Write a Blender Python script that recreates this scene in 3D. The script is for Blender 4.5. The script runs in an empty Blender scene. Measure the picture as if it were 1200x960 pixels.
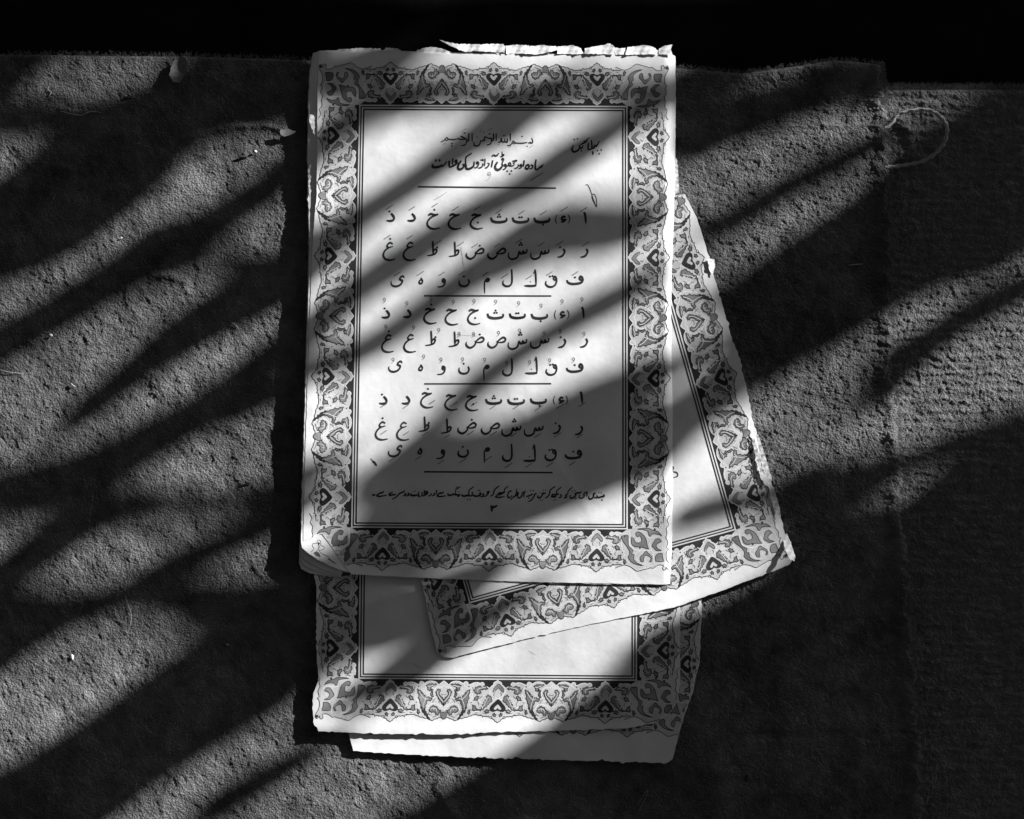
import bpy, math, random
import numpy as np
from mathutils import Vector
from mathutils.geometry import delaunay_2d_cdt, tessellate_polygon

random.seed(7)
SC = bpy.context.scene
COL = SC.collection
S = 0.42e-3            # metres per photograph pixel on the rug
H = 0.90               # camera height above the rug

# ---------------------------------------------------------------- camera
cam_d = bpy.data.cameras.new('camera')
cam = bpy.data.objects.new('camera', cam_d)
COL.objects.link(cam)
cam.location = (0, 0, H)
cam_d.sensor_width = 36.0
cam_d.lens = 36.0 * H / (1200 * S)
cam_d.clip_start = 0.02
cam_d.clip_end = 60
SC.camera = cam

# ---------------------------------------------------------------- light
EL = math.radians(20)
AZ = Vector((0.849, 0.529, 0)).normalized()
D = Vector((AZ.x * math.cos(EL), AZ.y * math.cos(EL), math.sin(EL)))    # towards the sun
W = bpy.data.worlds.new('World')
SC.world = W
W.use_nodes = True
nt = W.node_tree
nt.nodes.clear()
sky = nt.nodes.new('ShaderNodeTexSky')
sky.sky_type = 'NISHITA'
sky.sun_disc = False
sky.sun_elevation = EL
sky.sun_rotation = math.atan2(D.x, D.y)
bw = nt.nodes.new('ShaderNodeSeparateColor')   # a black and white photograph taken through a red filter: neutral, darker sky
bg = nt.nodes.new('ShaderNodeBackground')
bg.inputs['Strength'].default_value = 0.018
wo = nt.nodes.new('ShaderNodeOutputWorld')
nt.links.new(sky.outputs[0], bw.inputs[0])
nt.links.new(bw.outputs[0], bg.inputs['Color'])
nt.links.new(bg.outputs[0], wo.inputs[0])
sun_d = bpy.data.lights.new('sun', 'SUN')
sun_d.energy = 5.0
sun_d.angle = math.radians(0.56)
sun_d.color = (1, 1, 1)
sun = bpy.data.objects.new('sun', sun_d)
COL.objects.link(sun)
sun.rotation_euler = D.to_track_quat('Z', 'Y').to_euler()
sun.location = D * 3
vs = SC.view_settings
vs.view_transform = 'Standard'
vs.look = 'None'
vs.gamma = 1
vs.use_curve_mapping = False
vs.exposure = 1.27
SC.cycles.max_bounces = 6
SC.cycles.diffuse_bounces = 3

# ---------------------------------------------------------------- helpers
def world(px, py, z=0.0):
    k = (H - z) / H
    return ((px - 600) * S * k, (480 - py) * S * k, z)

def tag(o, label=None, cat=None, group=None, kind=None):
    if label: o['label'] = label
    if cat: o['category'] = cat
    if group: o['group'] = group
    if kind: o['kind'] = kind
    return o

def empty(name, loc=(0, 0, 0)):
    o = bpy.data.objects.new(name, None)
    o.empty_display_size = 0.02
    o.location = loc
    COL.objects.link(o)
    return o

def link(name, mesh, parent=None):
    o = bpy.data.objects.new(name, mesh)
    COL.objects.link(o)
    if parent is not None:
        o.parent = parent
        o.matrix_parent_inverse = parent.matrix_world.inverted() if parent.type != 'EMPTY' else \
            __import__('mathutils').Matrix.Translation(-Vector(parent.location))
    return o

def mk(name, V, F, mats, parent=None, mi=None, smooth=True):
    me = bpy.data.meshes.new(name)
    me.from_pydata(V, [], F)
    for m in (mats if isinstance(mats, (list, tuple)) else [mats]):
        me.materials.append(m)
    if mi is not None:
        me.polygons.foreach_set('material_index', mi)
    if smooth:
        me.polygons.foreach_set('use_smooth', [True] * len(me.polygons))
    me.update()
    return link(name, me, parent)

def grid_mesh(name, X, Y, Z, mat, parent=None):
    """a smooth sheet from 2-D arrays (rows x columns)"""
    r, c = X.shape
    me = bpy.data.meshes.new(name)
    co = np.stack([X, Y, Z], -1).reshape(-1, 3).astype(np.float32)
    idx = np.arange(r * c).reshape(r, c)
    q = np.stack([idx[:-1, :-1], idx[1:, :-1], idx[1:, 1:], idx[:-1, 1:]], -1).reshape(-1, 4)
    n = len(q)
    me.vertices.add(r * c)
    me.vertices.foreach_set('co', co.ravel())
    me.loops.add(n * 4)
    me.loops.foreach_set('vertex_index', q.ravel().astype(np.int32))
    me.polygons.add(n)
    me.polygons.foreach_set('loop_start', np.arange(0, n * 4, 4, dtype=np.int32))
    me.update(calc_edges=True)
    me.polygons.foreach_set('use_smooth', np.ones(n, dtype=bool))
    me.materials.append(mat)
    me.update()
    me.validate()
    return link(name, me, parent)

_lat = {}
def vnoise(x, y, seed):
    """smooth lattice noise in -1..1 at arrays x, y (lattice step 1)"""
    if seed not in _lat:
        _lat[seed] = np.random.RandomState(seed).uniform(-1, 1, (512, 512))
    L = _lat[seed]
    xi = np.floor(x).astype(int); yi = np.floor(y).astype(int)
    fx = x - xi; fy = y - yi
    fx = fx * fx * (3 - 2 * fx); fy = fy * fy * (3 - 2 * fy)
    a = L[yi % 512, xi % 512]; b = L[yi % 512, (xi + 1) % 512]
    c = L[(yi + 1) % 512, xi % 512]; d = L[(yi + 1) % 512, (xi + 1) % 512]
    return (a * (1 - fx) + b * fx) * (1 - fy) + (c * (1 - fx) + d * fx) * fy

def worley(x, y, seed):
    """distance to the nearest jittered point (tufts), step 1"""
    r = np.random.RandomState(seed)
    JX, JY = r.uniform(0, 1, (512, 512)), r.uniform(0, 1, (512, 512))
    xi = np.floor(x).astype(int); yi = np.floor(y).astype(int)
    best = np.full(x.shape, 9.0)
    for a in (-1, 0, 1):
        for b in (-1, 0, 1):
            cx, cy = xi + a, yi + b
            d = (cx + JX[cy % 512, cx % 512] - x) ** 2 + (cy + JY[cy % 512, cx % 512] - y) ** 2
            best = np.minimum(best, d)
    return np.sqrt(best)

def interp(pts, t):
    xs = [p[0] for p in pts]; ys = [p[1] for p in pts]
    return np.interp(t, xs, ys)

def catmull(pts, n=4):
    if len(pts) < 3:
        a, b = pts[0], pts[-1]
        return [tuple(a[k] + (b[k] - a[k]) * i / 6 for k in range(len(a))) for i in range(7)]
    out = []
    P = [pts[0]] + list(pts) + [pts[-1]]
    for i in range(1, len(P) - 2):
        p0, p1, p2, p3 = P[i - 1], P[i], P[i + 1], P[i + 2]
        for j in range(n):
            t = j / n
            out.append(tuple(0.5 * ((2 * p1[k]) + (-p0[k] + p2[k]) * t + (2 * p0[k] - 5 * p1[k] + 4 * p2[k] - p3[k]) * t * t
                       + (-p0[k] + 3 * p1[k] - 3 * p2[k] + p3[k]) * t ** 3) for k in range(len(p1))))
    out.append(tuple(pts[-1]))
    return out

def inside(poly, x, y):
    c = False
    j = len(poly) - 1
    for i in range(len(poly)):
        xi, yi = poly[i]; xj, yj = poly[j]
        if (yi > y) != (yj > y) and x < (xj - xi) * (y - yi) / (yj - yi + 1e-12) + xi:
            c = not c
        j = i
    return c

# ---------------------------------------------------------------- materials
def mat(name, col, rough=0.9, noise=0.0, nscale=60, bump=0.0, bscale=400, bdist=0.0003, spec=0.2, dots=None, sheen=0.0, patch=None):
    m = bpy.data.materials.new(name)
    m.use_nodes = True
    t = m.node_tree
    b = t.nodes['Principled BSDF']
    b.inputs['Roughness'].default_value = rough
    b.inputs['Specular IOR Level'].default_value = spec
    b.inputs['Base Color'].default_value = (col, col, col, 1)
    if sheen:
        b.inputs['Sheen Weight'].default_value = sheen
        b.inputs['Sheen Roughness'].default_value = 0.5
    tc = t.nodes.new('ShaderNodeNewGeometry')
    if noise:
        n = t.nodes.new('ShaderNodeTexNoise')
        n.inputs['Scale'].default_value = nscale
        n.inputs['Detail'].default_value = 6
        n.inputs['Roughness'].default_value = 0.6
        t.links.new(tc.outputs['Position'], n.inputs['Vector'])
        r = t.nodes.new('ShaderNodeMapRange')
        r.inputs['From Min'].default_value = 0.3
        r.inputs['From Max'].default_value = 0.7
        r.inputs['To Min'].default_value = col * (1 - noise)
        r.inputs['To Max'].default_value = col * (1 + noise)
        t.links.new(n.outputs['Fac'], r.inputs['Value'])
        src = r.outputs[0]
        if dots:
            v = t.nodes.new('ShaderNodeTexVoronoi')
            v.inputs['Scale'].default_value = dots[0]
            t.links.new(tc.outputs['Position'], v.inputs['Vector'])
            lt = t.nodes.new('ShaderNodeMath'); lt.operation = 'LESS_THAN'
            lt.inputs[1].default_value = dots[1]
            t.links.new(v.outputs['Distance'], lt.inputs[0])
            mx = t.nodes.new('ShaderNodeMix'); mx.data_type = 'FLOAT'
            t.links.new(lt.outputs[0], mx.inputs[0])
            t.links.new(src, mx.inputs[2])
            mx.inputs[3].default_value = dots[2]
            src = mx.outputs[0]
        if patch:                                     # larger worn and soiled areas
            p_ = t.nodes.new('ShaderNodeTexNoise')
            p_.inputs['Scale'].default_value = patch[0]
            p_.inputs['Detail'].default_value = 4
            p_.inputs['Distortion'].default_value = 0.8
            t.links.new(tc.outputs['Position'], p_.inputs['Vector'])
            pr = t.nodes.new('ShaderNodeMapRange')
            pr.inputs['From Min'].default_value = 0.35
            pr.inputs['From Max'].default_value = 0.65
            pr.inputs['To Min'].default_value = patch[1]
            pr.inputs['To Max'].default_value = patch[2]
            t.links.new(p_.outputs['Fac'], pr.inputs['Value'])
            mu = t.nodes.new('ShaderNodeMath'); mu.operation = 'MULTIPLY'
            t.links.new(src, mu.inputs[0]); t.links.new(pr.outputs[0], mu.inputs[1])
            src = mu.outputs[0]
        t.links.new(src, b.inputs['Base Color'])
    if bump:
        n2 = t.nodes.new('ShaderNodeTexNoise')
        n2.inputs['Scale'].default_value = bscale
        n2.inputs['Detail'].default_value = 5
        t.links.new(tc.outputs['Position'], n2.inputs['Vector'])
        bp = t.nodes.new('ShaderNodeBump')
        bp.inputs['Strength'].default_value = bump
        bp.inputs['Distance'].default_value = bdist
        t.links.new(n2.outputs['Fac'], bp.inputs['Height'])
        t.links.new(bp.outputs[0], b.inputs['Normal'])
    return m

M_PAPER = mat('aged_paper', 0.70, 0.75, 0.07, 28, 0.45, 60, 0.0012, 0.25, patch=(30, 0.88, 1.05))
M_PAPER2 = mat('torn_paper_fibre', 0.66, 0.85, 0.06, 300, 0.5, 900, 0.0003, 0.2)
M_BLACK = mat('printed_black', 0.02, 0.6, 0.45, 90, 0.45, 60, 0.0012, 0.3, patch=(60, 0.7, 1.6))
M_BODY = mat('printed_light_stipple', 0.54, 0.7, 0.14, 120, 0.45, 60, 0.0012, 0.2, dots=(2400, 0.32, 0.33), patch=(45, 0.85, 1.12))
M_MID = mat('printed_mid_grey', 0.18, 0.7, 0.30, 130, 0.45, 60, 0.0012, 0.2, patch=(45, 0.7, 1.4))
M_LIGHT = mat('printed_light', 0.66, 0.7, 0.05, 300, 0.45, 60, 0.0012, 0.2)
M_OUT = mat('printed_outline', 0.03, 0.6, 0.2, 300, 0.45, 60, 0.0012, 0.2)
M_MARK = mat('printed_grey_mark', 0.22, 0.6, 0.3, 500, 0.45, 60, 0.0012, 0.2)
M_PALE = mat('printed_pale_mark', 0.36, 0.6, 0.25, 700, 0.45, 60, 0.0012, 0.2)
M_FELT = mat('felted_wool', 0.132, 1.0, 0.38, 90, 1.0, 1100, 0.0024, 0.05, patch=(16, 0.62, 1.32))
M_MAT = mat('ribbed_wool', 0.16, 1.0, 0.30, 220, 1.0, 1100, 0.0020, 0.05)
M_FIB = mat('wool_fibre', 0.15, 1.0, 0.4, 900, 0, 1, 0, 0.1)
M_FLOOR = mat('dark_floor', 0.009, 1.0, 0.3, 40, 0.4, 200, 0.001, 0.0)
M_SEED = mat('pale_husk', 0.62, 0.7, 0.15, 900, 0.3, 900, 0.0002, 0.2)
M_STRAW = mat('dry_straw', 0.36, 0.7, 0.2, 900, 0, 1, 0, 0.2)
M_DARK = mat('dark_scrap', 0.03, 0.9, 0.3, 900, 0.3, 900, 0.0002, 0.1)
M_CORD = mat('twisted_cord', 0.32, 0.9, 0.3, 1500, 0.8, 1800, 0.0004, 0.1)
M_DRY = mat('dry_leaf_skin', 0.16, 0.8, 0.3, 700, 0.4, 700, 0.0003, 0.2)
M_LEAF = mat('green_leaf', 0.07, 0.6, 0.25, 30, 0.4, 120, 0.0005, 0.3)
M_STEM = mat('leaf_stem', 0.10, 0.8, 0.25, 60, 0.4, 200, 0.0005, 0.2)

# ---------------------------------------------------------------- setting
fl_x, fl_y = np.meshgrid(np.linspace(-3, 3, 60), np.linspace(-3, 3, 60))
fl = grid_mesh('floor', fl_x, fl_y, -0.012 + 0.0006 * vnoise(fl_x * 9, fl_y * 9, 3), M_FLOOR)
tag(fl, 'dark bare floor showing as a black strip beyond the edges of the rugs', kind='structure')

# felted blanket under the pages
L_EDGE = [(20, -26), (300, -22), (500, -30), (1000, -30)]
R_EDGE = [(20, 1030), (75, 1034), (120, 1039), (160, 1042), (250, 1045), (400, 1048), (500, 1055), (600, 1061), (750, 1071), (850, 1079), (1000, 1084)]
T_EDGE = [(-30, 62), (60, 62), (218, 64), (350, 68), (600, 72), (800, 78), (870, 84), (900, 80), (940, 75), (975, 69), (1010, 71), (1032, 74), (1060, 80)]
def ridge(X, Y, pts, amp, wd):
    out = np.zeros_like(X)
    for (x0, y0), (x1, y1) in zip(pts[:-1], pts[1:]):
        dx, dy = x1 - x0, y1 - y0
        t = np.clip(((X - x0) * dx + (Y - y0) * dy) / (dx * dx + dy * dy), 0, 1)
        d2 = (X - x0 - t * dx) ** 2 + (Y - y0 - t * dy) ** 2
        out = np.maximum(out, np.exp(-d2 / (wd * wd)))
    return out * amp
def felt_h(X, Y):
    """blanket relief in metres at photograph pixel X, Y"""
    k = np.clip((X - 560) / 300, 0, 1)                 # finer on the left, tufted and chunky on the right
    wx = X + 2.6 * vnoise(X / 6, Y / 6, 11) + 1.2 * vnoise(X / 2.7, Y / 2.7, 10)
    wy = Y + 2.6 * vnoise(X / 6, Y / 6, 12) + 1.2 * vnoise(X / 2.7, Y / 2.7, 9)
    su = (wx * 0.53 + wy * 0.85) / 1.7; sv = -wx * 0.85 + wy * 0.53      # the nap lies one way
    wear = 0.5 + 0.5 * vnoise(X / 45, Y / 40, 22)
    fine = (0.34 * vnoise(X / 24, Y / 19, 23) + 0.20 * vnoise(wx / 12, wy / 10, 15) + (0.09 + 0.12 * wear) * vnoise(su / 5.4, sv / 5.4, 13) + 0.14 * vnoise(su / 3.0, sv / 3.0, 14)
            + 0.12 * vnoise(X / 2.0, Y / 1.9, 8) + 0.10 * np.random.RandomState(4).uniform(-1, 1, X.shape))
    tuft = worley(wx / 5.4, wy / 4.8, 16)
    chunk = (0.50 * (0.5 - tuft) + 0.30 * vnoise(wx / 9.5, wy / 8, 18) + 0.24 * vnoise(X / 22, Y / 19, 17)
             + 0.13 * vnoise(X / 2.1, Y / 2.0, 19) + 0.08 * np.random.RandomState(5).uniform(-1, 1, X.shape))
    big = 0.40 * vnoise(X / 38, Y / 32, 20) + 0.5 * vnoise(X / 120, Y / 95, 21)
    h = (1 - k) * fine + k * chunk + big
    h += ridge(X, Y, [(150, 338), (178, 324), (200, 322), (218, 332)], 0.9, 4.5)
    h += ridge(X, Y, [(214, 163), (245, 154), (275, 148), (310, 147), (335, 153)], 1.0, 4)
    h += ridge(X, Y, [(226, 312), (228, 326), (225, 340)], -0.3, 3)
    h += ridge(X, Y, [(510, 885), (522, 905), (515, 925), (535, 960)], 0.9, 8)
    h += ridge(X, Y, [(70, 128), (95, 134), (120, 130)], 0.6, 2.5)
    h += ridge(X, Y, [(930, 60), (950, 80), (985, 85)], 0.8, 8)
    return h * 1.2e-3
nx, ny = 1000, 860
ys = np.concatenate([np.linspace(0, 1, ny)])
Yv = 0 * ys
U, V_ = np.meshgrid(np.linspace(0, 1, nx), ys)
Xg = -28 + U * 1108
for _ in range(2):
    top = interp(T_EDGE, Xg)
    Yg = top + V_ * (990 - top)
    xl = interp(L_EDGE, Yg) + 2.5 * vnoise(Yg / 5, Yg * 0, 31)
    xr = interp(R_EDGE, Yg) + 4 * vnoise(Yg / 7, Yg * 0, 32) + 2 * vnoise(Yg / 2.5, Yg * 0, 33)
    Xg = xl + U * (xr - xl)
Yg = Yg + (1 - V_) ** 30 * 3 * vnoise(Xg / 5, Xg * 0, 34)
Zg = felt_h(Xg, Yg)
er = xr - Xg; et = Yg - interp(T_EDGE, Xg); elf = Xg - xl
hem = np.exp(-((er - 9) / 10.0) ** 2) * 1.3e-3          # raised hem along the right edge
hem2 = np.exp(-((et - 9) / 7.0) ** 2) * 1.0e-3 * np.clip((Xg - 860) / 60, 0, 1)
Zg = Zg + hem + hem2
for e, wdt in ((er, 7.0), (et, 5.0), (elf, 5.0)):
    e_ = np.clip(e / wdt, 0, 1)
    Zg = Zg - (1 - np.sqrt(1 - (1 - e_) ** 2)) * 7e-3
P = [(Xg - 600) * S, (480 - Yg) * S, Zg]
blanket_root = empty('blanket', world(520, 500, 0))
tag(blanket_root, 'grey felted blanket with a soft thick right hem spread under the printed pages', 'blanket')
grid_mesh('blanket_cloth', P[0], P[1], P[2], M_FELT, blanket_root)

# ribbed mat under the blanket's right edge
MXL, MXR = 1015, 1235
U, V_ = np.meshgrid(np.linspace(0, 1, 230), np.linspace(0, 1, 900))
Xm = MXL + U * (MXR - MXL)
Ym = 101 + 2 * vnoise(Xm / 4, Xm * 0, 41) + V_ * (990 - 101)
wob = 4.0 * vnoise(Xm / 30, Ym / 30, 42) + 1.2 * vnoise(Xm / 7, Ym / 7, 43)
tf = worley((Xm + wob) / 5.0, (Ym + wob) / 4.2, 48)
rib = np.sin((Ym + wob) * 2 * math.pi / 10.6)
lump = vnoise((Xm + 2 * wob) / 6.5, (Ym + wob) / 4.5, 44)
Zm = (-4.5 + 0.27 * rib * (0.7 + 0.5 * lump) + 0.25 * lump + 0.62 * (0.5 - tf) + 0.14 * vnoise(Xm / 2.1, Ym / 2.0, 45) + 0.06 * np.random.RandomState(6).uniform(-1, 1, Xm.shape) + 0.5 * vnoise(Xm / 16, Ym / 12, 46) + 0.7 * vnoise(Xm / 60, Ym / 60, 47)) * 1e-3
et = np.clip((Ym - 101) / 5, 0, 1)
Zm -= (1 - np.sqrt(1 - (1 - et) ** 2)) * 6e-3
mat_root = empty('ribbed_mat', world(1130, 500, -0.008))
tag(mat_root, 'dark ribbed wool mat lying under the right edge of the blanket', 'mat')
grid_mesh('mat_cloth', (Xm - 600) * S, (480 - Ym) * S, Zm, M_MAT, mat_root)

# loose wool fibres (nobody could count them)
def fibres(name, pts, parent, lmin, lmax, wd=0.00009, up=0.5):
    V, F = [], []
    rs = random.Random(len(pts))
    for (x, y, z, a) in pts:
        X, Y, _ = world(x, y, 0)
        L = rs.uniform(lmin, lmax)
        a = a if a is not None else rs.uniform(0, 6.283)
        a2 = a + rs.uniform(-1.2, 1.2)
        e = rs.uniform(0.1, up)
        p = [Vector((X, Y, z))]
        p.append(p[0] + Vector((math.cos(a), math.sin(a), e)) * L * 0.5)
        p.append(p[1] + Vector((math.cos(a2), math.sin(a2), e * 0.2)) * L * 0.5)
        s = Vector((-math.sin((a + a2) / 2), math.cos((a + a2) / 2), 0)) * wd
        b = len(V)
        V += [tuple(p[0] - s), tuple(p[0] + s), tuple(p[1] - s), tuple(p[1] + s), tuple(p[2])]
        F += [(b, b + 1, b + 3, b + 2), (b + 2, b + 3, b + 4)]
    o = mk(name, V, F, M_FIB, parent, smooth=False)
    tag(o, kind='stuff')
    return o
rs = random.Random(5)
N = 30000
fx = np.array([rs.uniform(5, 1060) for _ in range(N)]); fy = np.array([rs.uniform(70, 980) for _ in range(N)])
fz = felt_h(fx, fy) - 0.0001
keep = (fx < interp(R_EDGE, fy) - 12) & (fx > interp(L_EDGE, fy) + 6) & (fy > interp(T_EDGE, fx) + 6)
fpts = [(a, b, c, None) for a, b, c, k in zip(fx, fy, fz, keep) if k and not (380 < a < 780 and 100 < b < 860)]
fibres('blanket_fibre', fpts, blanket_root, 0.0008, 0.0026)
ep = []
for _ in range(6500):
    y = rs.uniform(75, 980) if rs.random() < 0.85 else rs.uniform(72, 130); x = float(interp(R_EDGE, y)) - rs.uniform(-1, 9)
    ep.append((x, y, rs.uniform(-0.003, 0.0012), rs.uniform(-1.1, 1.1)))
for _ in range(2600):
    x = rs.uniform(8, 1036); y = float(interp(T_EDGE, x)) + rs.uniform(-1, 5)
    ep.append((x, y, rs.uniform(-0.004, 0.0), rs.uniform(0.6, 2.5)))
fibres('blanket_edge_fuzz', ep, blanket_root, 0.0008, 0.0026)
mp = []
for _ in range(16000):
    mp.append((rs.uniform(1045, 1215), rs.uniform(105, 975), -0.0046, None))
for _ in range(1700):
    mp.append((rs.uniform(1030, 1215), rs.uniform(98, 106), -0.0058, rs.uniform(1.0, 2.1)))
fibres('mat_fibre', mp, mat_root, 0.001, 0.0032)

# hanging loop of twisted cord on the blanket's edge
def tube(name, pts, r, m, parent=None, seg=8, twist=0.0, n=5):
    P_ = catmull(pts, n)
    V, F = [], []
    for i, p in enumerate(P_):
        a = Vector(P_[max(0, i - 1)][:3]); b = Vector(P_[min(len(P_) - 1, i + 1)][:3])
        t = (b - a).normalized()
        s = t.cross(Vector((0, 0, 1)))
        s = s.normalized() if s.length > 1e-6 else Vector((1, 0, 0))
        u = s.cross(t)
        rr = r * (p[3] if len(p) > 3 else 1)
        for k in range(seg):
            an = k / seg * 2 * math.pi
            rk = rr * (1 + twist * math.cos(2 * (an + i * 0.55)))
            q = Vector(p[:3]) + (s * math.cos(an) + u * math.sin(an)) * rk
            V.append(tuple(q))
    for i in range(len(P_) - 1):
        for k in range(seg):
            F.append((i * seg + k, i * seg + (k + 1) % seg, (i + 1) * seg + (k + 1) % seg, (i + 1) * seg + k))
    F.append(tuple(range(seg))[::-1]); F.append(tuple(range((len(P_) - 1) * seg, len(P_) * seg)))
    return mk(name, V, F, m, parent)
lp = [(1036, 151, 0.0), (1044, 146, -0.0015), (1052, 135, -0.0015), (1066, 130, -0.0005), (1084, 128.5, 0.0008), (1097, 133, 0.002), (1106, 141, 0.003), (1110, 151, 0.003), (1108, 164, 0.002), (1102, 174, 0.001), (1092, 183, -0.0005), (1078, 190, -0.002), (1064, 193, -0.0028), (1050, 195, -0.002), (1036, 196, -0.0004)]
tube('hanging_loop', [world(x, y, z) for x, y, z in lp], 0.00085, M_CORD, blanket_root, 8, 0.34, 8)

# ---------------------------------------------------------------- sheets of paper
def rough_outline(pts, step=4, jag=0.4, seed=0, closed=True):
    r = random.Random(seed)
    out = []
    n = len(pts)
    for i in range(n):
        a = pts[i]; b = pts[(i + 1) % n]
        L = math.dist(a[:2], b[:2])
        j = a[2] if len(a) > 2 else jag
        k = max(1, int(L / step))
        for q in range(k):
            t = q / k
            nx_, ny_ = -(b[1] - a[1]) / L, (b[0] - a[0]) / L
            d = r.gauss(0, j) if q else 0
            out.append((a[0] + (b[0] - a[0]) * t + nx_ * d, a[1] + (b[1] - a[1]) * t + ny_ * d))
    return out

def tri_region(poly, step):
    xs_ = [p[0] for p in poly]; ys_ = [p[1] for p in poly]
    pts = [Vector(p) for p in poly]
    n = len(pts)
    poly_c = poly
    gx = np.arange(min(xs_) + step * 0.5, max(xs_), step)
    gy = np.arange(min(ys_) + step * 0.5, max(ys_), step)
    if len(gx) * len(gy) > 0:
        GX, GY = np.meshgrid(gx, gy)
        X, Y = GX.ravel(), GY.ravel()
        c = np.zeros(len(X), bool)
        j = n - 1
        for i in range(n):
            xi, yi = poly[i]; xj, yj = poly[j]
            m = (yi > Y) != (yj > Y)
            c ^= m & (X < (xj - xi) * (Y - yi) / (yj - yi + 1e-12) + xi)
            j = i
        dmin = np.full(len(X), 1e9)
        A = np.array(poly)
        if n < 400:
            for i in range(n):
                x0, y0 = A[i]; x1, y1 = A[(i + 1) % n]
                dx, dy = x1 - x0, y1 - y0
                t = np.clip(((X - x0) * dx + (Y - y0) * dy) / (dx * dx + dy * dy + 1e-12), 0, 1)
                dmin = np.minimum(dmin, (X - x0 - t * dx) ** 2 + (Y - y0 - t * dy) ** 2)
        else:
            for i in range(n):
                dmin = np.minimum(dmin, (X - A[i][0]) ** 2 + (Y - A[i][1]) ** 2)
        ok = c & (dmin > (step * 0.35) ** 2)
        pts += [Vector((a, b)) for a, b in zip(X[ok], Y[ok])]
    res = delaunay_2d_cdt(pts, [], [list(range(n))], 1, 1e-6)
    return [tuple(v) for v in res[0]], [tuple(f) for f in res[2]]

def smst(a, b, x):
    t = min(1, max(0, (x - a) / (b - a)))
    return t * t * (3 - 2 * t)

def sheet(name, outline, zf, parent, step=3.2, thick=0.00013, m=None):
    """one leaf of paper: a closed thin solid that follows zf(px, py)"""
    P2, T = tri_region(outline, step)
    n = len(P2)
    V = [world(x, y, zf(x, y)) for x, y in P2]
    V += [(a, b, c - thick) for a, b, c in V]
    # orient upward
    F = []
    edges = {}
    for f in T:
        a, b, c = (Vector(V[i]) for i in f[:3])
        if (b - a).cross(c - a).z < 0:
            f = f[::-1]
        F.append(tuple(f))
        for i in range(len(f)):
            e = (f[i], f[(i + 1) % len(f)])
            if (e[1], e[0]) in edges: del edges[(e[1], e[0])]
            else: edges[e] = 1
    F += [tuple(i + n for i in f[::-1]) for f in F]
    for e in edges:                                   # the cut edge has its own vertices, so it stays crisp
        b_ = len(V)
        V += [V[e[0]], V[e[0] + n], V[e[1] + n], V[e[1]]]
        F.append((b_, b_ + 1, b_ + 2, b_ + 3))
    o = mk(name, V, F, m or M_PAPER, parent)
    return o

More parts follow.
